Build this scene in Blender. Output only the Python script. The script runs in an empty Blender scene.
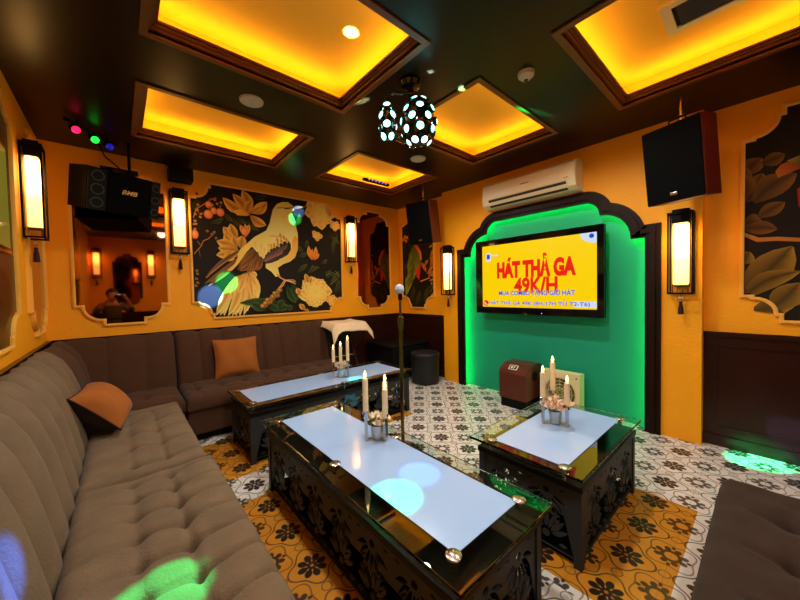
import bpy, bmesh, math, random
from mathutils import Vector, Matrix, geometry
from math import sin, cos, pi, radians, sqrt, atan2, exp
random.seed(7)
S = bpy.context.scene
COL = S.collection

# ------------------------------------------------------------------ helpers
def lin(c):
    return tuple(((v/255)/12.92 if v/255 <= .04045 else ((v/255+.055)/1.055)**2.4) for v in c)

MATS = {}
def mat(name, rgb, rough=.5, metal=0., emit=None, strength=0., noise=0., nscale=20., bump=0., bscale=60.,
        spec=.5, coat=0., trans=0., ior=1.45, sheen=0.):
    m = bpy.data.materials.new(name); m.use_nodes = True
    nt = m.node_tree; b = nt.nodes['Principled BSDF']
    col = (*lin(rgb), 1)
    b.inputs['Base Color'].default_value = col
    b.inputs['Roughness'].default_value = rough
    b.inputs['Metallic'].default_value = metal
    b.inputs['Specular IOR Level'].default_value = spec
    b.inputs['Coat Weight'].default_value = coat
    b.inputs['Coat Roughness'].default_value = .04
    b.inputs['Transmission Weight'].default_value = trans
    b.inputs['IOR'].default_value = ior
    b.inputs['Sheen Weight'].default_value = sheen
    if emit:
        b.inputs['Emission Color'].default_value = (*lin(emit), 1)
        b.inputs['Emission Strength'].default_value = strength
    if noise or bump:
        tc = nt.nodes.new('ShaderNodeTexCoord')
    if noise:
        n = nt.nodes.new('ShaderNodeTexNoise'); n.inputs['Scale'].default_value = nscale; n.inputs['Detail'].default_value = 5
        nt.links.new(tc.outputs['Object'], n.inputs['Vector'])
        mx = nt.nodes.new('ShaderNodeMix'); mx.data_type = 'RGBA'
        nt.links.new(n.outputs['Fac'], mx.inputs['Factor'])
        mx.inputs['A'].default_value = tuple(min(1, v*(1-noise)) for v in col[:3]) + (1,)
        mx.inputs['B'].default_value = tuple(min(1, v*(1+noise)) for v in col[:3]) + (1,)
        nt.links.new(mx.outputs['Result'], b.inputs['Base Color'])
    if bump:
        n2 = nt.nodes.new('ShaderNodeTexNoise'); n2.inputs['Scale'].default_value = bscale; n2.inputs['Detail'].default_value = 4
        nt.links.new(tc.outputs['Object'], n2.inputs['Vector'])
        bp = nt.nodes.new('ShaderNodeBump'); bp.inputs['Strength'].default_value = bump; bp.inputs['Distance'].default_value = .01
        nt.links.new(n2.outputs['Fac'], bp.inputs['Height']); nt.links.new(bp.outputs['Normal'], b.inputs['Normal'])
    MATS[name] = m
    return m

class MB:
    """collects shapes, becomes ONE mesh object"""
    def __init__(s): s.bm = bmesh.new()
    def _xf(s, vs, M):
        if M is not None:
            for v in vs: v.co = M @ v.co
    def box(s, x0, y0, z0, x1, y1, z1, bev=0., seg=2, M=None):
        vs = [s.bm.verts.new(c) for c in ((x0,y0,z0),(x1,y0,z0),(x1,y1,z0),(x0,y1,z0),(x0,y0,z1),(x1,y0,z1),(x1,y1,z1),(x0,y1,z1))]
        fs = [s.bm.faces.new([vs[i] for i in f]) for f in ((3,2,1,0),(4,5,6,7),(0,1,5,4),(1,2,6,5),(2,3,7,6),(3,0,4,7))]
        if bev:
            es = list({e for f in fs for e in f.edges})
            r = bmesh.ops.bevel(s.bm, geom=es, offset=bev, segments=seg, profile=.5, affect='EDGES')
            vs = list({v for f in r['faces'] for v in f.verts} | {v for v in vs if v.is_valid})
        s._xf(vs, M); return s
    def lathe(s, prof, c=(0,0,0), n=24, M=None, cap=True):
        rings = []; allv = []
        for r, z in prof:
            if r < 1e-6: ring = [s.bm.verts.new((c[0], c[1], c[2]+z))]
            else: ring = [s.bm.verts.new((c[0]+r*cos(2*pi*k/n), c[1]+r*sin(2*pi*k/n), c[2]+z)) for k in range(n)]
            rings.append(ring); allv += ring
        for a, b in zip(rings, rings[1:]):
            for k in range(n):
                k2 = (k+1) % n
                if len(a) == 1 and len(b) == 1: continue
                if len(a) == 1: s.bm.faces.new((a[0], b[k], b[k2])[::-1] if False else (a[0], b[k2], b[k])[::-1])
                elif len(b) == 1: s.bm.faces.new((a[k], a[k2], b[0]))
                else: s.bm.faces.new((a[k], a[k2], b[k2], b[k]))
        if cap:
            if len(rings[0]) > 1: s.bm.faces.new(rings[0][::-1])
            if len(rings[-1]) > 1: s.bm.faces.new(rings[-1])
        s._xf(allv, M); return s
    def cyl(s, p0, p1, r0, r1=None, n=16):
        p0 = Vector(p0); p1 = Vector(p1); d = p1-p0; L = d.length
        M = Matrix.Translation(p0) @ d.to_track_quat('Z', 'Y').to_matrix().to_4x4()
        return s.lathe([(r0, 0), (r1 if r1 is not None else r0, L)], n=n, M=M)
    def tube(s, pts, r, n=8, closed=False):
        pts = [Vector(p) for p in pts]; rings = []; N = len(pts)
        up = None
        for i, p in enumerate(pts):
            a = pts[(i-1) % N] if (closed or i) else p; b = pts[(i+1) % N] if (closed or i < N-1) else p
            t = (b-a).normalized()
            if up is None:
                up = t.orthogonal().normalized()
            up = (up - t*up.dot(t))
            up = up.normalized() if up.length > 1e-6 else t.orthogonal().normalized()
            w = t.cross(up); rr = r[i] if isinstance(r, (list, tuple)) else r
            rings.append([s.bm.verts.new(p + (up*cos(2*pi*k/n) + w*sin(2*pi*k/n))*rr) for k in range(n)])
        for i in range(N if closed else N-1):
            a, b = rings[i], rings[(i+1) % N]
            for k in range(n): s.bm.faces.new((a[k], a[(k+1) % n], b[(k+1) % n], b[k]))
        if not closed: s.bm.faces.new(rings[0][::-1]); s.bm.faces.new(rings[-1])
        return s
    def ball(s, c, rx, ry=None, rz=None, nu=16, nv=10, M=None):
        ry = ry or rx; rz = rz or rx; prof = [(sin(pi*i/nv), -cos(pi*i/nv)) for i in range(nv+1)]
        T = Matrix.Translation(c) @ (M or Matrix.Identity(4)) @ Matrix.Diagonal((rx, ry, rz, 1))
        return s.lathe([(0 if i in (0, nv) else p[0], p[1]) for i, p in enumerate(prof)], n=nu, M=T)
    def prism(s, poly, t0, t1, to3):
        """2D polygon extruded from t0 to t1; to3(u,v,t) gives the 3-D point"""
        a = [s.bm.verts.new(to3(u, v, t0)) for u, v in poly]; b = [s.bm.verts.new(to3(u, v, t1)) for u, v in poly]
        n = len(poly)
        s.bm.faces.new(a[::-1]); s.bm.faces.new(b)
        for i in range(n): s.bm.faces.new((a[i], a[(i+1) % n], b[(i+1) % n], b[i]))
        return s
    def ring(s, outer, inner, t0, t1, to3, closed=True):
        n = len(outer)
        A, B = [], []
        for pl, st in ((outer, A), (inner, B)):
            st.append([s.bm.verts.new(to3(u, v, t0)) for u, v in pl]); st.append([s.bm.verts.new(to3(u, v, t1)) for u, v in pl])
        for i in range(n if closed else n-1):
            j = (i+1) % n
            for q in ((A[0][i], A[0][j], A[1][j], A[1][i]), (B[0][j], B[0][i], B[1][i], B[1][j]),
                      (A[1][i], A[1][j], B[1][j], B[1][i]), (A[0][j], A[0][i], B[0][i], B[0][j])):
                s.bm.faces.new(q)
        if not closed:
            for i in (0, n-1): s.bm.faces.new((A[0][i], A[1][i], B[1][i], B[0][i]))
        return s
    def grid(s, P):
        """P[i][j] points -> quads"""
        V = [[s.bm.verts.new(p) for p in row] for row in P]
        for i in range(len(V)-1):
            for j in range(len(V[0])-1): s.bm.faces.new((V[i][j], V[i+1][j], V[i+1][j+1], V[i][j+1]))
        return V
    def mesh(s, me):
        s.bm.from_mesh(me); return s
    def build(s, name, m, parent=None, smooth=False, angle=40, fix=True, loc=None):
        if fix: bmesh.ops.recalc_face_normals(s.bm, faces=s.bm.faces)
        me = bpy.data.meshes.new(name)
        off = Vector((0, 0, 0)); p = parent
        while p is not None: off += Vector(p.location); p = p.parent
        o = bpy.data.objects.new(name, me); COL.objects.link(o)
        if parent is not None: o.parent = parent
        elif loc is not None: o.location = loc; off = Vector(loc)
        else:
            xs = [v.co for v in s.bm.verts]
            if xs:
                lo = Vector([min(c[i] for c in xs) for i in range(3)]); hi = Vector([max(c[i] for c in xs) for i in range(3)])
                o.location = ((lo.x+hi.x)/2, (lo.y+hi.y)/2, lo.z); off = Vector(o.location)
        for v in s.bm.verts: v.co -= off
        if smooth:
            for f in s.bm.faces: f.smooth = True
            for e in s.bm.edges:
                if len(e.link_faces) == 2 and e.calc_face_angle(0) > radians(angle): e.smooth = False
        s.bm.to_mesh(me); s.bm.free()
        if m: me.materials.append(MATS[m] if isinstance(m, str) else m)
        return o

def tag(o, label, cat, group=None):
    o['label'] = label; o['category'] = cat
    if group: o['group'] = group
    return o
def thing(name, loc, label, cat, group=None):
    o = bpy.data.objects.new(name, None); COL.objects.link(o); o.location = loc; o.empty_display_size = .1
    return tag(o, label, cat, group)
def struct(o): o['kind'] = 'structure'; return o
def dup(root, loc, rz, label, group=None):
    def cp(o, par):
        c = o.copy(); COL.objects.link(c)
        if par is not None: c.parent = par
        for ch in [x for x in kids[o]]: cp(ch, c)
        return c
    kids = {}
    def walk(o):
        kids[o] = list(o.children)
        for ch in kids[o]: walk(ch)
    walk(root)
    c = cp(root, None); c.location = loc; c.rotation_euler = (0, 0, rz); c['label'] = label
    if group: c['group'] = group
    return c

def fill_mesh(outer, holes, thick):
    """flat panel with holes in the XY plane, extruded +-thick/2 (curve fill)"""
    cu = bpy.data.curves.new('tmp', 'CURVE'); cu.dimensions = '2D'; cu.fill_mode = 'BOTH'; cu.extrude = thick/2
    for pl in [outer]+holes:
        sp = cu.splines.new('POLY'); sp.points.add(len(pl)-1); sp.use_cyclic_u = True
        for p, (x, y) in zip(sp.points, pl): p.co = (x, y, 0, 1)
    o = bpy.data.objects.new('tmp', cu); COL.objects.link(o)
    dg = bpy.context.evaluated_depsgraph_get(); dg.update()
    me = bpy.data.meshes.new_from_object(o.evaluated_get(dg))
    bpy.data.objects.remove(o); bpy.data.curves.remove(cu)
    return me
def text_mesh(body, width, height, extrude=.001, bold=0., xs=None):
    """text fitted to a box width x height in XY, lower-left at the origin"""
    cu = bpy.data.curves.new('tmp', 'FONT'); cu.body = body; cu.extrude = extrude; cu.offset = bold; cu.resolution_u = 3
    o = bpy.data.objects.new('tmp', cu); COL.objects.link(o)
    dg = bpy.context.evaluated_depsgraph_get(); dg.update()
    me = bpy.data.meshes.new_from_object(o.evaluated_get(dg))
    bpy.data.objects.remove(o); bpy.data.curves.remove(cu)
    x0 = min(v.co.x for v in me.vertices); x1 = max(v.co.x for v in me.vertices)
    y0 = min(v.co.y for v in me.vertices); y1 = max(v.co.y for v in me.vertices)
    for v in me.vertices:
        v.co.x = (v.co.x-x0)/(x1-x0)*width; v.co.y = (v.co.y-y0)/(y1-y0)*height
    return me
def offset(poly, d):
    """offset a closed polygon outward by d (counter-clockwise polygon)"""
    n = len(poly); out = []
    ar = sum(poly[i][0]*poly[(i+1) % n][1]-poly[(i+1) % n][0]*poly[i][1] for i in range(n))
    sg = 1 if ar > 0 else -1
    for i in range(n):
        p0 = Vector(poly[i-1]); p = Vector(poly[i]); p1 = Vector(poly[(i+1) % n])
        a = (p-p0).normalized(); b = (p1-p).normalized()
        na = Vector((a.y, -a.x))*sg; nb = Vector((b.y, -b.x))*sg
        m = na+nb
        if m.length < 1e-6: m = na
        m.normalize(); k = d/max(.4, m.dot(na)); out.append((p.x+m.x*k, p.y+m.y*k))
    return out
def scallop(x0, x1, z0, z1, convex):
    c = []
    base = [(0, .185), (.055, .185), (.055, .17)]
    for i in range(1, 7):
        t = i/6*pi/2
        if convex: base.append((.175-.12*cos(t), .17-.12*sin(t)))
        else: base.append((.055+.12*sin(t), .05+.12*cos(t)))
    base += [(.2, .05), (.2, 0)]
    BL = [(x0+a, z0+b) for a, b in base]; BR = [(x1-a, z0+b) for a, b in base][::-1]
    TR = [(x1-a, z1-b) for a, b in base]; TL = [(x0+a, z1-b) for a, b in base][::-1]
    return BL+BR+TR+TL
def Rz(a): return Matrix.Rotation(a, 4, 'Z')

# ------------------------------------------------------------------ materials
mat('wall_paint', (252, 170, 4), .6, noise=.04, nscale=3, bump=.25, bscale=40)
mat('frame_paint', (246, 188, 78), .4, noise=.05)
mat('dark_wood', (44, 16, 9), .28, noise=.35, nscale=6, spec=.5)
mat('arch_wood', (30, 11, 5), .5, noise=.35, nscale=8, spec=.2)
mat('ceiling_paint', (28, 14, 8), .32, noise=.25, nscale=2, spec=.28)
mat('trim_brown', (112, 62, 26), .4, noise=.2, nscale=9)
mat('tray_paint', (250, 196, 60), .7, noise=.08, nscale=3)
mat('green_paint', (6, 150, 118), .6, noise=.06, nscale=4)
mat('mirror', (160, 112, 82), .03, 1.)
mat('glass', (225, 245, 235), .0, trans=1., ior=1.45)
mat('film_white', (168, 206, 255), .2, coat=.6)
mat('black_gloss', (9, 9, 9), .12, coat=.3)
mat('carved_black', (48, 52, 54), .5, spec=.4)
mat('black_matte', (6, 6, 6), .6, spec=.2)
mat('grille_black', (6, 6, 6), .9, bump=.3, bscale=500, spec=.08)
mat('speaker_wood', (92, 26, 12), .4, noise=.25, nscale=5)
mat('steel', (210, 205, 195), .22, 1.)
mat('silver', (190, 186, 178), .18, 1.)
mat('brass_pole', (120, 104, 58), .3, 1.)
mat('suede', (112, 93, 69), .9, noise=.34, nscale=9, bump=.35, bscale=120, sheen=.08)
mat('suede_shaded', (70, 41, 18), .9, noise=.25, nscale=14, bump=.2, bscale=120, sheen=.06)  # same fabric as suede; shade at the rear put into its colour
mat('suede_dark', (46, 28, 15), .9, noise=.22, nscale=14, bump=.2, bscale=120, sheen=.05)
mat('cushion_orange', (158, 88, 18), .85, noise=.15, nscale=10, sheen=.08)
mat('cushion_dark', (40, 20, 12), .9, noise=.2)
mat('stool_black', (22, 25, 28), .55, noise=.2)
mat('candle_wax', (244, 226, 184), .5)
mat('flame', (255, 200, 90), .5, emit=(255, 205, 110), strength=9)
mat('rose_white', (240, 226, 200), .7)
mat('rose_pink', (240, 214, 186), .7)
mat('leaf_green', (110, 130, 50), .6)
mat('cup_silver', (200, 198, 192), .3, .7)
mat('ac_plastic', (226, 214, 176), .4)
mat('ac_dark', (50, 42, 30), .5)
mat('plastic_white', (206, 200, 180), .5)
mat('shade_glow', (255, 220, 150), .5, emit=(255, 194, 76), strength=3.4)
mat('tassel_brown', (40, 14, 8), .8)
mat('jade', (226, 190, 150), .3)
mat('bezel', (6, 6, 6), .08, coat=.5)
mat('screen_yellow', (10, 10, 0), .3, emit=(250, 206, 0), strength=1.0)
mat('screen_red', (10, 0, 0), .3, emit=(232, 26, 14), strength=1.0)
mat('screen_blue', (0, 0, 10), .3, emit=(24, 60, 190), strength=1.0)
mat('screen_violet', (0, 0, 10), .3, emit=(92, 70, 200), strength=1.0)
mat('screen_white', (10, 10, 10), .3, emit=(205, 218, 240), strength=1.0)
mat('screen_grey', (10, 10, 10), .3, emit=(210, 205, 160), strength=1.0)
mat('screen_dark', (12, 14, 10), .06, coat=1., emit=(200, 180, 60), strength=.5)
mat('box_wood', (86, 36, 20), .3, noise=.25, nscale=9)
mat('label_white', (225, 220, 210), .5)
mat('fan_cream', (224, 214, 160), .5)
mat('fan_green', (120, 124, 60), .5)
mat('towel', (240, 216, 178), .9, noise=.08, nscale=30, bump=.3, bscale=90)
mat('mic_blue', (196, 206, 255), .7, noise=.25, nscale=60)
mat('lens_cyan', (40, 200, 190), .2, emit=(150, 255, 240), strength=6)
mat('lens_red', (120, 0, 0), .2, emit=(255, 20, 70), strength=3)
mat('lens_green', (0, 120, 0), .2, emit=(20, 255, 60), strength=3)
mat('lens_blue', (0, 0, 80), .2, emit=(30, 30, 200), strength=.6)
mat('lens_violet', (60, 40, 90), .2, emit=(150, 110, 255), strength=1.2)
mat('led_green', (0, 255, 60), .5, emit=(10, 255, 120), strength=26)
mat('gold_text', (226, 190, 120), .3, .6)
mat('olive_cloth', (96, 88, 44), .85, noise=.1)
mat('skin', (190, 130, 96), .55)
mat('hair', (16, 12, 10), .5)
mat('lips', (150, 80, 70), .5)
mat('frame_black', (8, 8, 8), .45, spec=.3)
mat('box_black', (12, 10, 10), .6, spec=.2)
mat('jeans', (30, 34, 44), .85)

def glow_gradient():
    # lamp shade: brightest round the bulb, dimmer towards both ends
    m = MATS['shade_glow']; nt = m.node_tree; b = nt.nodes['Principled BSDF']
    tc = nt.nodes.new('ShaderNodeTexCoord'); sp = nt.nodes.new('ShaderNodeSeparateXYZ'); nt.links.new(tc.outputs['Object'], sp.inputs[0])
    ra = nt.nodes.new('ShaderNodeValToRGB'); nt.links.new(sp.outputs[2], ra.inputs[0])
    ra.color_ramp.elements[0].position = .06; ra.color_ramp.elements[0].color = (.13,)*3+(1,)
    ra.color_ramp.elements[1].position = .58; ra.color_ramp.elements[1].color = (.16,)*3+(1,)
    e = ra.color_ramp.elements.new(.42); e.color = (1, 1, 1, 1); e = ra.color_ramp.elements.new(.28); e.color = (.25,)*3+(1,); e = ra.color_ramp.elements.new(.50); e.color = (.8,)*3+(1,)
    mu = nt.nodes.new('ShaderNodeMath'); mu.operation = 'MULTIPLY'; mu.inputs[1].default_value = 18.; nt.links.new(ra.outputs[0], mu.inputs[0])
    nt.links.new(mu.outputs[0], b.inputs['Emission Strength'])
    b.inputs['Emission Color'].default_value = (1., .52, .13, 1)
glow_gradient()
# painted picture: colours come from the picture's own pigment
def paint_material():
    m = bpy.data.materials.new('picture_paint'); m.use_nodes = True; nt = m.node_tree
    a = nt.nodes.new('ShaderNodeAttribute'); a.attribute_name = 'pigment'
    b = nt.nodes['Principled BSDF']; b.inputs['Roughness'].default_value = .65; b.inputs['Specular IOR Level'].default_value = .25
    nt.links.new(a.outputs['Color'], b.inputs['Base Color']); MATS['picture_paint'] = m
paint_material()

# tile floor
class N:
    nt = None
    def __init__(s, so): s.s = so
    @staticmethod
    def op(o, *a):
        n = N.nt.nodes.new('ShaderNodeMath'); n.operation = o
        for i, v in enumerate(a):
            if isinstance(v, N): N.nt.links.new(v.s, n.inputs[i])
            else: n.inputs[i].default_value = v
        return N(n.outputs[0])
    def __add__(s, o): return N.op('ADD', s, o)
    def __radd__(s, o): return N.op('ADD', o, s)
    def __sub__(s, o): return N.op('SUBTRACT', s, o)
    def __rsub__(s, o): return N.op('SUBTRACT', o, s)
    def __mul__(s, o): return N.op('MULTIPLY', s, o)
    def __rmul__(s, o): return N.op('MULTIPLY', o, s)
    def __truediv__(s, o): return N.op('DIVIDE', s, o)
    def __lt__(s, o): return N.op('LESS_THAN', s, o)
    def __gt__(s, o): return N.op('GREATER_THAN', s, o)
def nmax(a, b): return N.op('MAXIMUM', a, b)
def nmin(a, b): return N.op('MINIMUM', a, b)
def nabs(a): return N.op('ABSOLUTE', a)
def nlen(a, b): return N.op('SQRT', a*a+b*b)
def soft(d, w=.012):   # 1 inside (d<0), 0 outside
    n = N.nt.nodes.new('ShaderNodeMapRange'); N.nt.links.new(d.s, n.inputs['Value'])
    n.inputs['From Min'].default_value = -w; n.inputs['From Max'].default_value = w
    n.inputs['To Min'].default_value = 1; n.inputs['To Max'].default_value = 0
    return N(n.outputs['Result'])
def tile_material():
    m = bpy.data.materials.new('encaustic_tile'); m.use_nodes = True; nt = m.node_tree; N.nt = nt
    b = nt.nodes['Principled BSDF']
    g = nt.nodes.new('ShaderNodeNewGeometry'); sx = nt.nodes.new('ShaderNodeSeparateXYZ')
    nt.links.new(g.outputs['Position'], sx.inputs[0]); X = N(sx.outputs[0]); Y = N(sx.outputs[1])
    P = .29
    left = X < 1.40
    ysh = left*.185
    u = (X-.65)/P; v = (Y-.45+ysh)/P
    def cell(u): return u - N.op('ROUND', u)
    def inbox(x0, x1, y0, y1): return (X > x0)*(X < x1)*(Y > y0)*(Y < y1)
    a, c = cell(u), cell(v)                     # flower cell
    a2, c2 = cell(u+.5), cell(v+.5)             # medallion cell
    def petals(a, c, k, rc, rl, rw, ph=0.):
        r = nlen(a, c); th = N.op('ARCTAN2', c, a)+ph
        sec = 2*pi/k
        t = th/sec; t = (t - N.op('ROUND', t))*sec
        px = r*N.op('COSINE', t)-rc; py = r*N.op('SINE', t)
        return nlen(px/rl, py/rw)-1.
    r1 = nlen(a, c); r2 = nlen(a2, c2)
    th1 = N.op('ARCTAN2', c, a); th2 = N.op('ARCTAN2', c2, a2)
    dark = soft(petals(a, c, 8, .165, .078, .058), .12)
    dark = nmax(dark, soft(petals(a, c, 8, .09, .06, .026), .2))
    dark = nmax(dark, soft(r1-.075, .01)) - soft(r1-.028, .008)*.7
    # medallion: ring of lobes with a paler heart
    md = soft(petals(a2, c2, 8, .175, .055, .046, pi/8), .15)
    md = nmax(md, soft(nabs(r2-.115)-.028, .008))
    md = nmax(md, soft(petals(a2, c2, 4, .225, .035, .028), .15))
    # thin quatrefoil lines
    q1 = soft(nabs(r1-(.34+.055*N.op('COSINE', th1*4.)))-.014, .006)
    q2 = soft(nabs(r2-(.315-.05*N.op('COSINE', th2*4.)))-.013, .006)
    # little curls where the lines meet
    e1 = nlen(nabs(a)-.5, c); e2 = nlen(a, nabs(c)-.5)
    cur = nmax(soft(nabs(e1-.075)-.010, .006), soft(nabs(e2-.075)-.010, .006))
    line = nmax(nmax(q1, q2*.8), cur*.8)
    pale = nmax(soft(e1-.045, .01), soft(e2-.045, .01))
    ink = nmax(nmax(dark, md*.93), line*.85)
    seam = soft(nmin(nabs(nabs(a)-.5), nabs(nabs(c)-.5))-.006, .004)*.35
    # golden tiles are laid in patches below the tables
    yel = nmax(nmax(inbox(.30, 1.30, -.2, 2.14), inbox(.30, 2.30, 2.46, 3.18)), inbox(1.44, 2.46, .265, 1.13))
    nz = nt.nodes.new('ShaderNodeTexNoise'); nz.inputs['Scale'].default_value = 9; nz.inputs['Detail'].default_value = 4
    nt.links.new(g.outputs['Position'], nz.inputs['Vector'])
    def mix(f, A, B):
        n = nt.nodes.new('ShaderNodeMix'); n.data_type = 'RGBA'
        nt.links.new(f.s if isinstance(f, N) else f, n.inputs['Factor'])
        for k, q in (('A', A), ('B', B)):
            if isinstance(q, tuple): n.inputs[k].default_value = (*lin(q), 1)
            else: nt.links.new(q, n.inputs[k])
        return n.outputs['Result']
    white = mix(nz.outputs['Fac'], (218, 214, 206), (240, 238, 232))
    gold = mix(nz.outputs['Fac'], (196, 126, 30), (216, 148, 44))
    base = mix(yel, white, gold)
    base = mix(pale*.35*(1-yel), base, (150, 146, 130))
    base = mix(seam, base, (110, 96, 76))
    inkc = mix(nz.outputs['Fac'], (22, 17, 16), (44, 35, 31))
    colr = mix(ink, base, inkc)
    nt.links.new(colr, b.inputs['Base Color'])
    b.inputs['Roughness'].default_value = .30
    MATS['encaustic_tile'] = m
tile_material()
COVE = 2.1; FILL = 60.; BEAM = 150.
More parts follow.
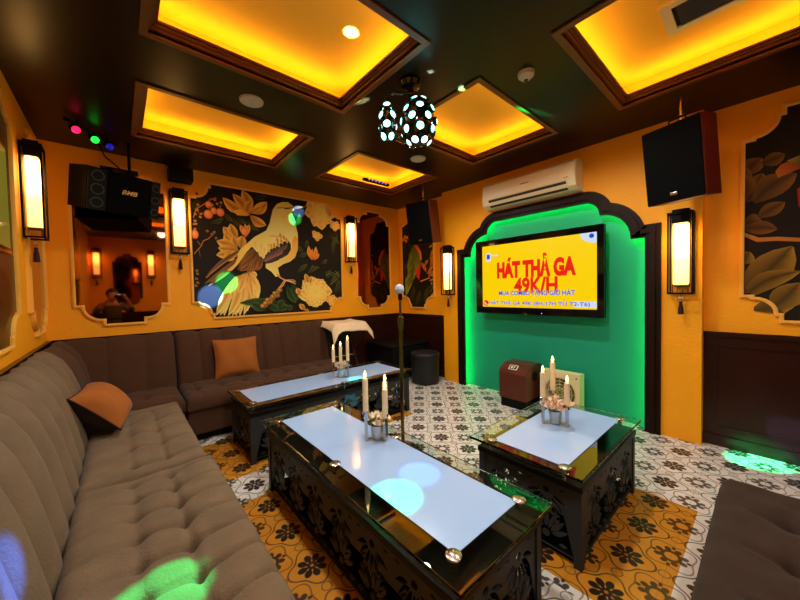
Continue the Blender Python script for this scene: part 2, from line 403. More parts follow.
BIRD=[
 ('L', (16, 24, 6), (62, 74, 26), 0.06, [(1.248, 2.535), (1.441, 2.645)]),
 ('L', (16, 24, 6), (62, 74, 26), 0.06, [(1.292, 2.47), (1.437, 2.52)]),
 ('L', (16, 24, 6), (62, 74, 26), 0.06, [(0.741, 2.509), (0.661, 2.384)]),
 ('L', (16, 24, 6), (62, 74, 26), 0.06, [(0.726, 2.351), (0.647, 2.229)]),
 ('L', (16, 24, 6), (84, 92, 34), 0.05, [(1.015, 2.19), (1.121, 2.097)]),
 ('L', (16, 24, 6), (84, 92, 34), 0.05, [(1.091, 2.2), (1.19, 2.141)]),
 ('L', (16, 24, 6), (84, 92, 34), 0.05, [(1.191, 2.189), (1.339, 2.072)]),
 ('L', (16, 24, 6), (84, 92, 34), 0.05, [(0.943, 2.238), (1.035, 2.146)]),
 ('L', (16, 24, 6), (84, 92, 34), 0.05, [(0.806, 2.106), (0.941, 2.18)]),
 ('L', (16, 24, 6), (88, 96, 40), 0.055, [(1.905, 1.821), (1.837, 1.924)]),
 ('L', (16, 24, 6), (88, 96, 40), 0.055, [(1.936, 1.904), (1.968, 2.016)]),
 ('L', (16, 24, 6), (88, 96, 40), 0.055, [(1.833, 1.79), (1.963, 1.838)]),
 ('L', (16, 24, 6), (88, 96, 40), 0.055, [(1.813, 1.575), (1.958, 1.688)]),
 ('L', (16, 24, 6), (88, 96, 40), 0.055, [(1.954, 1.551), (2.136, 1.653)]),
 ('L', (16, 24, 6), (88, 96, 40), 0.055, [(1.984, 1.565), (2.046, 1.677)]),
 ('L', (16, 24, 6), (88, 96, 40), 0.055, [(2.169, 1.71), (2.264, 1.757)]),
 ('L', (16, 24, 6), (88, 96, 40), 0.055, [(2.322, 2.104), (2.467, 2.001)]),
 ('L', (16, 24, 6), (88, 96, 40), 0.055, [(2.363, 1.834), (2.437, 2.115)]),
 ('L', (16, 24, 6), (88, 96, 40), 0.055, [(2.227, 1.584), (2.453, 1.516)]),
 ('L', (16, 24, 6), (88, 96, 40), 0.055, [(2.257, 1.499), (2.308, 1.615)]),
 ('L', (16, 24, 6), (88, 96, 40), 0.055, [(2.301, 1.384), (2.454, 1.545)]),
 ('L', (16, 24, 6), (76, 86, 36), 0.07, [(2.285, 1.399), (2.455, 1.604)]),
 ('L', (16, 24, 6), (76, 86, 36), 0.07, [(2.288, 1.5), (2.259, 1.599)]),
 ('L', (16, 24, 6), (76, 86, 36), 0.07, [(2.379, 1.282), (2.451, 1.472)]),
 ('S', (120, 118, 60), (120, 118, 60), 0.006, [(2.301, 1.399), (2.419, 1.501)]),
 ('S', (120, 118, 60), (120, 118, 60), 0.006, [(2.291, 1.571), (2.242, 1.528)]),
 ('S', (130, 128, 70), (130, 128, 70), 0.006, [(2.389, 1.603), (2.461, 1.516)]),
 ('S', (150, 100, 40), (150, 100, 40), 0.012, [(0.876, 2.399), (0.815, 2.366), (0.744, 2.299), (0.675, 2.244), (0.644, 2.141)]),
 ('S', (120, 80, 30), (120, 80, 30), 0.008, [(0.675, 2.244), (0.702, 2.193), (0.741, 2.21)]),
 ('L', (110, 72, 24), (196, 150, 66), 0.03, [(0.654, 2.176), (0.67, 2.197)]),
 ('L', (110, 72, 24), (196, 150, 66), 0.03, [(0.671, 2.123), (0.653, 2.099)]),
 ('L', (110, 72, 24), (196, 150, 66), 0.03, [(0.642, 2.087), (0.656, 2.066)]),
 ('L', (110, 72, 24), (196, 150, 66), 0.03, [(0.679, 2.069), (0.662, 2.087)]),
 ('L', (110, 72, 24), (196, 150, 66), 0.03, [(0.649, 2.033), (0.664, 2.012)]),
 ('L', (110, 72, 24), (196, 150, 66), 0.03, [(0.694, 2.247), (0.676, 2.223)]),
 ('L', (110, 72, 24), (196, 150, 66), 0.03, [(0.686, 2.279), (0.702, 2.301)]),
 ('L', (110, 72, 24), (196, 150, 66), 0.03, [(0.721, 2.174), (0.703, 2.149)]),
 ('L', (110, 72, 24), (196, 150, 66), 0.03, [(0.712, 2.206), (0.727, 2.186)]),
 ('L', (110, 72, 24), (196, 150, 66), 0.03, [(0.657, 1.99), (0.641, 2.008)]),
 ('L', (110, 72, 24), (196, 150, 66), 0.03, [(0.855, 2.384), (0.871, 2.364)]),
 ('L', (110, 72, 24), (196, 150, 66), 0.03, [(0.895, 2.345), (0.876, 2.32)]),
 ('L', (110, 72, 24), (196, 150, 66), 0.03, [(0.915, 2.337), (0.932, 2.361)]),
 ('L', (110, 72, 24), (196, 150, 66), 0.03, [(0.844, 2.326), (0.825, 2.3)]),
 ('S', (150, 106, 46), (150, 106, 46), 0.01, [(0.64, 1.747), (0.71, 1.84), (0.731, 1.897), (0.781, 1.924), (0.822, 1.973), (0.854, 2.021)]),
 ('S', (140, 96, 40), (140, 96, 40), 0.007, [(0.71, 1.84), (0.673, 1.892)]),
 ('S', (140, 96, 40), (140, 96, 40), 0.007, [(0.822, 1.973), (0.803, 1.993)]),
 ('S', (120, 80, 34), (120, 80, 34), 0.006, [(0.689, 1.794), (0.696, 1.717)]),
 ('L', (80, 56, 22), (176, 132, 58), 0.03, [(0.656, 1.516), (0.67, 1.541)]),
 ('L', (80, 56, 22), (176, 132, 58), 0.03, [(0.645, 1.461), (0.659, 1.485)]),
 ('L', (80, 56, 22), (176, 132, 58), 0.03, [(0.657, 1.417), (0.671, 1.441)]),
 ('L', (80, 56, 22), (176, 132, 58), 0.03, [(0.637, 1.384), (0.651, 1.408)]),
 ('L', (80, 56, 22), (176, 132, 58), 0.03, [(0.652, 1.549), (0.666, 1.574)]),
 ('L', (80, 56, 22), (176, 132, 58), 0.03, [(0.768, 1.996), (0.783, 2.022)]),
 ('L', (80, 56, 22), (176, 132, 58), 0.03, [(0.851, 1.924), (0.866, 1.951)]),
 ('L', (80, 56, 22), (176, 132, 58), 0.03, [(0.812, 1.961), (0.826, 1.987)]),
 ('L', (80, 56, 22), (176, 132, 58), 0.03, [(0.832, 1.985), (0.847, 2.012)]),
 ('E', (176, 82, 44), (240, 168, 120), (0.035, 0.04), [(0.798, 2.307)]),
 ('E', (176, 82, 44), (240, 168, 120), (0.045, 0.05), [(0.79, 2.2)]),
 ('E', (176, 82, 44), (240, 168, 120), (0.032, 0.04), [(0.846, 2.247)]),
 ('E', (176, 82, 44), (240, 168, 120), (0.042, 0.048), [(0.912, 2.239)]),
 ('E', (176, 82, 44), (240, 168, 120), (0.036, 0.05), [(0.652, 1.962)]),
 ('L', (70, 46, 14), (150, 106, 40), 0.02, [(0.804, 2.342), (0.825, 2.385)]),
 ('L', (70, 46, 14), (150, 106, 40), 0.02, [(0.903, 2.278), (0.925, 2.322)]),
 ('L', (70, 46, 14), (150, 106, 40), 0.02, [(0.791, 2.25), (0.812, 2.293)]),
 ('L', (120, 84, 22), (228, 186, 88), 0.12, [(1.194, 2.274), (0.943, 2.411)]),
 ('L', (120, 84, 22), (228, 186, 88), 0.13, [(1.228, 2.278), (1.157, 2.536)]),
 ('L', (120, 84, 22), (228, 186, 88), 0.11, [(1.228, 2.272), (1.051, 2.476)]),
 ('L', (120, 84, 22), (228, 186, 88), 0.1, [(1.194, 2.274), (1.256, 2.428)]),
 ('L', (120, 84, 22), (228, 186, 88), 0.13, [(1.24, 2.28), (1.441, 2.44)]),
 ('L', (120, 84, 22), (228, 186, 88), 0.06, [(1.228, 2.272), (1.385, 2.387)]),
 ('L', (120, 84, 22), (228, 186, 88), 0.12, [(1.239, 2.244), (1.42, 2.149)]),
 ('P', (210, 168, 72), (170, 126, 46), [(1.05, 2.277), (1.128, 2.312), (1.239, 2.256), (1.193, 2.235), (1.092, 2.23)]),
 ('L', (120, 84, 22), (228, 186, 88), 0.1, [(1.05, 1.948), (0.938, 2.076)]),
 ('L', (120, 84, 22), (228, 186, 88), 0.11, [(1.083, 1.939), (1.013, 2.12)]),
 ('L', (120, 84, 22), (228, 186, 88), 0.1, [(1.07, 1.879), (0.957, 2.032)]),
 ('L', (120, 84, 22), (228, 186, 88), 0.11, [(1.079, 1.832), (0.946, 2.008)]),
 ('L', (120, 84, 22), (228, 186, 88), 0.13, [(1.09, 1.809), (0.865, 1.909)]),
 ('L', (120, 84, 22), (228, 186, 88), 0.12, [(1.079, 1.82), (0.878, 1.83)]),
 ('L', (120, 84, 22), (228, 186, 88), 0.11, [(1.089, 1.785), (0.855, 1.748)]),
 ('L', (120, 84, 22), (228, 186, 88), 0.12, [(1.046, 1.806), (0.941, 1.689)]),
 ('L', (120, 84, 22), (228, 186, 88), 0.11, [(1.113, 1.846), (1.14, 1.992)]),
 ('L', (120, 84, 22), (228, 186, 88), 0.09, [(1.08, 1.856), (1.041, 1.982)]),
 ('L', (120, 84, 22), (228, 186, 88), 0.08, [(1.089, 1.797), (1.001, 1.768)]),
 ('L', (150, 90, 36), (222, 170, 90), 0.06, [(1.168, 1.994), (1.122, 2.121)]),
 ('L', (150, 90, 36), (222, 170, 90), 0.06, [(1.185, 1.996), (1.224, 2.133)]),
 ('L', (150, 90, 36), (222, 170, 90), 0.05, [(1.167, 1.97), (1.173, 2.139)]),
 ('E', (186, 96, 56), (238, 160, 110), (0.035, 0.045), [(1.164, 2.042)]),
 ('O', (150, 100, 48), (236, 196, 128), (0.24, 46), [(2.167, 2.411)]),
 ('O', (140, 92, 44), (226, 180, 112), (0.1, 16), [(2.392, 2.255)]),
 ('O', (150, 100, 40), (230, 186, 110), (0.09, 14), [(2.104, 2.083)]),
 ('P', (190, 150, 150), (150, 110, 110), [(2.239, 2.505), (2.319, 2.532), (2.364, 2.424), (2.314, 2.375), (2.268, 2.411)]),
 ('L', (150, 80, 22), (232, 170, 80), 0.06, [(2.026, 1.746), (1.981, 1.935)]),
 ('L', (150, 80, 22), (232, 170, 80), 0.06, [(2.049, 1.747), (2.084, 1.929)]),
 ('L', (150, 80, 22), (232, 170, 80), 0.05, [(2.034, 1.746), (2.031, 1.897)]),
 ('L', (150, 80, 22), (232, 170, 80), 0.05, [(2.064, 1.747), (2.134, 1.835)]),
 ('L', (150, 80, 22), (232, 170, 80), 0.04, [(2.019, 1.745), (1.963, 1.838)]),
 ('L', (160, 116, 52), (240, 206, 132), 0.1, [(1.217, 1.574), (1.263, 1.181)]),
 ('L', (160, 116, 52), (240, 206, 132), 0.1, [(1.2, 1.566), (1.216, 1.135)]),
 ('L', (160, 116, 52), (240, 206, 132), 0.1, [(1.182, 1.559), (1.17, 1.09)]),
 ('L', (160, 116, 52), (240, 206, 132), 0.1, [(1.165, 1.551), (1.124, 1.046)]),
 ('L', (160, 116, 52), (240, 206, 132), 0.1, [(1.148, 1.543), (1.08, 1.033)]),
 ('L', (160, 116, 52), (240, 206, 132), 0.1, [(1.131, 1.536), (1.037, 1.036)]),
 ('L', (160, 116, 52), (240, 206, 132), 0.1, [(1.114, 1.528), (0.995, 1.039)]),
 ('L', (160, 116, 52), (240, 206, 132), 0.1, [(1.097, 1.521), (0.953, 1.041)]),
 ('L', (160, 116, 52), (240, 206, 132), 0.1, [(1.08, 1.514), (0.912, 1.048)]),
 ('L', (160, 116, 52), (240, 206, 132), 0.1, [(1.063, 1.506), (0.872, 1.054)]),
 ('L', (160, 116, 52), (240, 206, 132), 0.1, [(1.047, 1.499), (0.832, 1.06)]),
 ('L', (160, 116, 52), (240, 206, 132), 0.07, [(1.217, 1.562), (1.291, 1.514)]),
 ('L', (160, 116, 52), (240, 206, 132), 0.07, [(1.227, 1.513), (1.293, 1.391)]),
 ('L', (160, 116, 52), (240, 206, 132), 0.07, [(1.214, 1.464), (1.287, 1.255)]),
 ('L', (160, 116, 52), (240, 206, 132), 0.07, [(1.2, 1.391), (1.268, 1.169)]),
 ('L', (160, 116, 52), (240, 206, 132), 0.07, [(1.169, 1.512), (1.268, 1.341)]),
 ('L', (160, 116, 52), (240, 206, 132), 0.07, [(1.147, 1.512), (1.073, 1.308)]),
 ('L', (160, 116, 52), (240, 206, 132), 0.07, [(1.204, 1.525), (1.241, 1.219)]),
 ('L', (160, 116, 52), (240, 206, 132), 0.07, [(1.113, 1.5), (1.005, 1.227)]),
 ('L', (64, 44, 26), (140, 104, 64), 0.05, [(1.135, 1.836), (0.737, 1.484)]),
 ('L', (64, 44, 26), (140, 104, 64), 0.06, [(1.156, 1.789), (0.725, 1.417)]),
 ('L', (64, 44, 26), (140, 104, 64), 0.07, [(1.155, 1.753), (0.763, 1.394)]),
 ('S', (150, 112, 66), (150, 112, 66), 0.01, [(1.088, 1.773), (1.0, 1.709), (0.881, 1.623), (0.819, 1.564), (0.746, 1.484)]),
 ('L', (44, 26, 10), (134, 88, 38), 0.075, [(1.417, 1.868), (1.071, 1.582)]),
 ('L', (44, 26, 10), (134, 88, 38), 0.075, [(1.402, 1.859), (1.089, 1.576)]),
 ('L', (44, 26, 10), (134, 88, 38), 0.075, [(1.387, 1.851), (1.106, 1.569)]),
 ('L', (44, 26, 10), (134, 88, 38), 0.075, [(1.372, 1.842), (1.125, 1.605)]),
 ('L', (44, 26, 10), (134, 88, 38), 0.075, [(1.357, 1.834), (1.143, 1.599)]),
 ('L', (44, 26, 10), (134, 88, 38), 0.075, [(1.343, 1.825), (1.161, 1.592)]),
 ('L', (44, 26, 10), (134, 88, 38), 0.075, [(1.328, 1.817), (1.18, 1.629)]),
 ('L', (44, 26, 10), (134, 88, 38), 0.075, [(1.314, 1.809), (1.198, 1.622)]),
 ('L', (44, 26, 10), (134, 88, 38), 0.075, [(1.299, 1.8), (1.216, 1.615)]),
 ('L', (70, 44, 18), (150, 104, 50), 0.05, [(1.272, 1.845), (1.131, 1.704)]),
 ('L', (70, 44, 18), (150, 104, 50), 0.05, [(1.267, 1.818), (1.123, 1.682)]),
 ('L', (70, 44, 18), (150, 104, 50), 0.05, [(1.261, 1.791), (1.116, 1.66)]),
 ('L', (70, 44, 18), (150, 104, 50), 0.05, [(1.256, 1.764), (1.108, 1.638)]),
 ('L', (70, 44, 18), (150, 104, 50), 0.05, [(1.25, 1.736), (1.101, 1.617)]),
 ('L', (70, 44, 18), (150, 104, 50), 0.05, [(1.245, 1.709), (1.094, 1.595)]),
 ('L', (70, 44, 18), (150, 104, 50), 0.05, [(1.239, 1.682), (1.086, 1.573)]),
 ('L', (60, 36, 14), (160, 112, 56), 0.06, [(1.318, 1.799), (1.17, 1.537)]),
 ('L', (60, 36, 14), (160, 112, 56), 0.06, [(1.325, 1.787), (1.199, 1.547)]),
 ('L', (60, 36, 14), (160, 112, 56), 0.06, [(1.332, 1.775), (1.228, 1.557)]),
 ('L', (60, 36, 14), (160, 112, 56), 0.06, [(1.338, 1.763), (1.258, 1.568)]),
 ('L', (60, 36, 14), (160, 112, 56), 0.06, [(1.345, 1.751), (1.287, 1.578)]),
 ('L', (60, 36, 14), (160, 112, 56), 0.06, [(1.352, 1.739), (1.317, 1.589)]),
 ('P', (226, 196, 132), (240, 216, 150), [(1.625, 2.469), (1.704, 2.482), (1.771, 2.447), (1.79, 2.397), (1.754, 2.353), (1.792, 2.265), (1.804, 2.187), (1.828, 2.084), (1.827, 1.95), (1.792, 1.788), (1.708, 1.731), (1.576, 1.725), (1.451, 1.769), (1.295, 1.81), (1.216, 1.902), (1.312, 1.971), (1.411, 2.067), (1.464, 2.186), (1.507, 2.356), (1.56, 2.433)]),
 ('P', (230, 150, 64), (236, 190, 120), [(1.829, 2.017), (1.822, 1.87), (1.777, 1.761), (1.707, 1.704), (1.627, 1.675), (1.547, 1.621), (1.57, 1.518), (1.518, 1.505), (1.469, 1.567), (1.397, 1.616), (1.398, 1.666), (1.473, 1.682), (1.602, 1.739), (1.683, 1.795), (1.74, 1.891), (1.746, 1.983), (1.786, 2.053)]),
 ('P', (238, 208, 140), (206, 160, 76), [(1.473, 2.099), (1.424, 2.087), (1.277, 1.992), (1.182, 1.899), (1.112, 1.834), (1.077, 1.773), (1.076, 1.725), (1.041, 1.652), (0.953, 1.573), (1.006, 1.569), (1.073, 1.642), (1.131, 1.728), (1.179, 1.803), (1.238, 1.867), (1.32, 1.849), (1.418, 1.893), (1.467, 1.897)]),
 ('S', (180, 130, 90), (180, 130, 90), 0.02, [(1.532, 1.543), (1.582, 1.492), (1.633, 1.467)]),
 ('S', (196, 150, 104), (196, 150, 104), 0.012, [(1.633, 1.467), (1.578, 1.389), (1.525, 1.338)]),
 ('S', (196, 150, 104), (196, 150, 104), 0.012, [(1.633, 1.467), (1.7, 1.454), (1.767, 1.441)]),
 ('S', (196, 150, 104), (196, 150, 104), 0.012, [(1.646, 1.46), (1.713, 1.441), (1.78, 1.414)]),
 ('S', (196, 150, 104), (196, 150, 104), 0.012, [(1.646, 1.46), (1.605, 1.389), (1.565, 1.363)]),
 ('S', (196, 150, 104), (196, 150, 104), 0.01, [(1.66, 1.467), (1.754, 1.468), (1.781, 1.441)]),
 ('P', (60, 52, 62), (30, 20, 18), [(1.401, 1.767), (1.441, 1.844), (1.543, 1.902), (1.622, 1.96), (1.702, 1.98), (1.73, 1.929), (1.726, 1.863), (1.683, 1.795), (1.603, 1.745), (1.473, 1.694), (1.398, 1.666)]),
 ('L', (58, 44, 44), (112, 96, 96), 0.035, [(1.681, 1.945), (1.659, 1.872)]),
 ('L', (58, 44, 44), (112, 96, 96), 0.035, [(1.655, 1.929), (1.629, 1.854)]),
 ('L', (58, 44, 44), (112, 96, 96), 0.035, [(1.63, 1.913), (1.6, 1.837)]),
 ('L', (58, 44, 44), (112, 96, 96), 0.035, [(1.605, 1.897), (1.571, 1.82)]),
 ('L', (58, 44, 44), (112, 96, 96), 0.035, [(1.58, 1.881), (1.542, 1.802)]),
 ('L', (58, 44, 44), (112, 96, 96), 0.035, [(1.555, 1.865), (1.514, 1.785)]),
 ('L', (58, 44, 44), (112, 96, 96), 0.035, [(1.53, 1.849), (1.486, 1.769)]),
 ('L', (58, 44, 44), (112, 96, 96), 0.035, [(1.505, 1.833), (1.458, 1.752)]),
 ('L', (58, 44, 44), (112, 96, 96), 0.035, [(1.481, 1.818), (1.43, 1.735)]),
 ('L', (58, 44, 44), (112, 96, 96), 0.035, [(1.457, 1.802), (1.402, 1.719)]),
 ('L', (58, 44, 44), (112, 96, 96), 0.035, [(1.433, 1.787), (1.375, 1.703)]),
 ('L', (58, 44, 44), (112, 96, 96), 0.035, [(1.409, 1.772), (1.348, 1.687)]),
 ('L', (90, 60, 56), (150, 110, 96), 0.028, [(1.619, 1.856), (1.591, 1.79)]),
 ('L', (90, 60, 56), (150, 110, 96), 0.028, [(1.594, 1.842), (1.565, 1.777)]),
 ('L', (90, 60, 56), (150, 110, 96), 0.028, [(1.569, 1.827), (1.539, 1.764)]),
 ('L', (90, 60, 56), (150, 110, 96), 0.028, [(1.544, 1.813), (1.513, 1.751)]),
 ('L', (90, 60, 56), (150, 110, 96), 0.028, [(1.519, 1.799), (1.487, 1.738)]),
 ('L', (90, 60, 56), (150, 110, 96), 0.028, [(1.495, 1.784), (1.462, 1.726)]),
 ('L', (90, 60, 56), (150, 110, 96), 0.028, [(1.471, 1.77), (1.437, 1.713)]),
 ('L', (90, 60, 56), (150, 110, 96), 0.028, [(1.447, 1.756), (1.412, 1.701)]),
 ('L', (90, 60, 56), (150, 110, 96), 0.028, [(1.423, 1.743), (1.387, 1.688)]),
 ('L', (140, 112, 48), (226, 198, 116), 0.04, [(1.587, 2.066), (1.608, 1.996)]),
 ('L', (140, 112, 48), (226, 198, 116), 0.04, [(1.625, 2.044), (1.646, 1.974)]),
 ('L', (140, 112, 48), (226, 198, 116), 0.04, [(1.546, 2.005), (1.567, 1.935)]),
 ('L', (140, 112, 48), (226, 198, 116), 0.04, [(1.663, 2.015), (1.685, 1.944)]),
 ('L', (140, 112, 48), (226, 198, 116), 0.04, [(1.506, 1.938), (1.527, 1.868)]),
 ('L', (140, 112, 48), (226, 198, 116), 0.04, [(1.597, 1.996), (1.619, 1.926)]),
 ('L', (140, 112, 48), (226, 198, 116), 0.04, [(1.468, 1.922), (1.488, 1.853)]),
 ('L', (140, 112, 48), (226, 198, 116), 0.04, [(1.429, 1.881), (1.45, 1.812)]),
 ('L', (140, 112, 48), (226, 198, 116), 0.04, [(1.557, 1.955), (1.578, 1.884)]),
 ('L', (200, 160, 90), (240, 212, 150), 0.05, [(1.332, 1.849), (1.334, 1.751)]),
 ('L', (200, 160, 90), (240, 212, 150), 0.05, [(1.367, 1.827), (1.37, 1.727)]),
 ('L', (200, 160, 90), (240, 212, 150), 0.05, [(1.393, 1.879), (1.396, 1.779)]),
 ('L', (200, 160, 90), (240, 212, 150), 0.05, [(1.298, 1.921), (1.301, 1.823)]),
 ('L', (200, 160, 90), (240, 212, 150), 0.05, [(1.431, 1.932), (1.434, 1.831)]),
 ('L', (200, 160, 90), (240, 212, 150), 0.05, [(1.358, 1.913), (1.36, 1.814)]),
 ('L', (200, 160, 90), (240, 212, 150), 0.05, [(1.275, 1.943), (1.278, 1.846)]),
 ('S', (190, 160, 110), (190, 160, 110), 0.02, [(1.459, 2.022), (1.585, 2.021)]),
 ('S', (206, 176, 124), (206, 176, 124), 0.015, [(1.619, 2.269), (1.646, 2.292)]),
 ('S', (120, 84, 44), (120, 84, 44), 0.01, [(1.558, 2.382), (1.623, 2.396), (1.675, 2.396)]),
 ('P', (70, 48, 26), (100, 70, 40), [(1.642, 2.399), (1.716, 2.412), (1.784, 2.429), (1.729, 2.399), (1.675, 2.383)]),
 ('P', (70, 52, 30), (150, 120, 80), [(1.77, 2.427), (1.854, 2.457), (1.982, 2.466), (1.853, 2.42), (1.783, 2.396)]),
 ('P', (30, 40, 24), (60, 60, 30), [(1.783, 2.185), (1.875, 2.222), (1.905, 2.307), (1.851, 2.353), (1.806, 2.267)]),
 ('L', (14, 30, 8), (66, 92, 44), 0.1, [(1.533, 1.183), (1.081, 1.189)]),
 ('L', (14, 30, 8), (66, 92, 44), 0.12, [(1.38, 1.088), (1.205, 1.184)]),
 ('L', (14, 30, 8), (66, 92, 44), 0.11, [(1.479, 1.083), (1.689, 1.111)]),
 ('L', (14, 30, 8), (66, 92, 44), 0.12, [(1.657, 1.388), (1.772, 1.161)]),
 ('L', (14, 30, 8), (66, 92, 44), 0.11, [(1.725, 1.414), (1.801, 1.2)]),
 ('L', (14, 30, 8), (66, 92, 44), 0.1, [(1.531, 1.106), (1.612, 1.206)]),
 ('L', (14, 30, 8), (66, 92, 44), 0.1, [(1.418, 1.124), (1.543, 1.079)]),
 ('L', (14, 30, 8), (66, 92, 44), 0.08, [(1.635, 1.101), (1.73, 1.109)]),
 ('E', (60, 40, 14), (206, 160, 70), (0.035, 0.03), [(1.564, 1.337)]),
 ('E', (60, 40, 14), (206, 160, 70), (0.035, 0.03), [(1.529, 1.303)]),
 ('E', (60, 40, 14), (206, 160, 70), (0.035, 0.03), [(1.531, 1.268)]),
 ('E', (60, 40, 14), (206, 160, 70), (0.035, 0.03), [(1.499, 1.296)]),
 ('E', (60, 40, 14), (206, 160, 70), (0.035, 0.03), [(1.5, 1.261)]),
 ('E', (60, 40, 14), (206, 160, 70), (0.035, 0.03), [(1.466, 1.228)]),
 ('E', (60, 40, 14), (206, 160, 70), (0.035, 0.03), [(1.47, 1.255)]),
 ('E', (60, 40, 14), (206, 160, 70), (0.035, 0.03), [(1.436, 1.221)]),
 ('E', (60, 40, 14), (206, 160, 70), (0.035, 0.03), [(1.437, 1.187)]),
 ('E', (60, 40, 14), (206, 160, 70), (0.035, 0.03), [(1.406, 1.215)]),
 ('E', (60, 40, 14), (206, 160, 70), (0.035, 0.03), [(1.407, 1.18)]),
 ('E', (60, 40, 14), (206, 160, 70), (0.035, 0.03), [(1.375, 1.148)]),
 ('E', (60, 40, 14), (206, 160, 70), (0.035, 0.03), [(1.378, 1.174)]),
 ('E', (60, 40, 14), (206, 160, 70), (0.035, 0.03), [(1.345, 1.142)]),
 ('O', (140, 90, 36), (236, 190, 108), (0.25, 60), [(2.05, 1.303)]),
 ('O', (120, 74, 30), (220, 166, 86), (0.1, 16), [(2.295, 1.183)]),
 ('L', (120, 84, 22), (228, 180, 96), 0.07, [(1.951, 1.441), (1.911, 1.55)]),
 ('L', (120, 84, 22), (228, 180, 96), 0.05, [(1.98, 1.428), (1.99, 1.51)]),
 ('L', (120, 84, 22), (228, 180, 96), 0.07, [(1.896, 1.06), (1.814, 1.145)]),
 ('L', (120, 84, 22), (228, 180, 96), 0.07, [(1.94, 1.071), (1.91, 1.032)]),
 ('L', (120, 84, 22), (228, 180, 96), 0.08, [(1.817, 1.266), (1.792, 1.361)]),
]
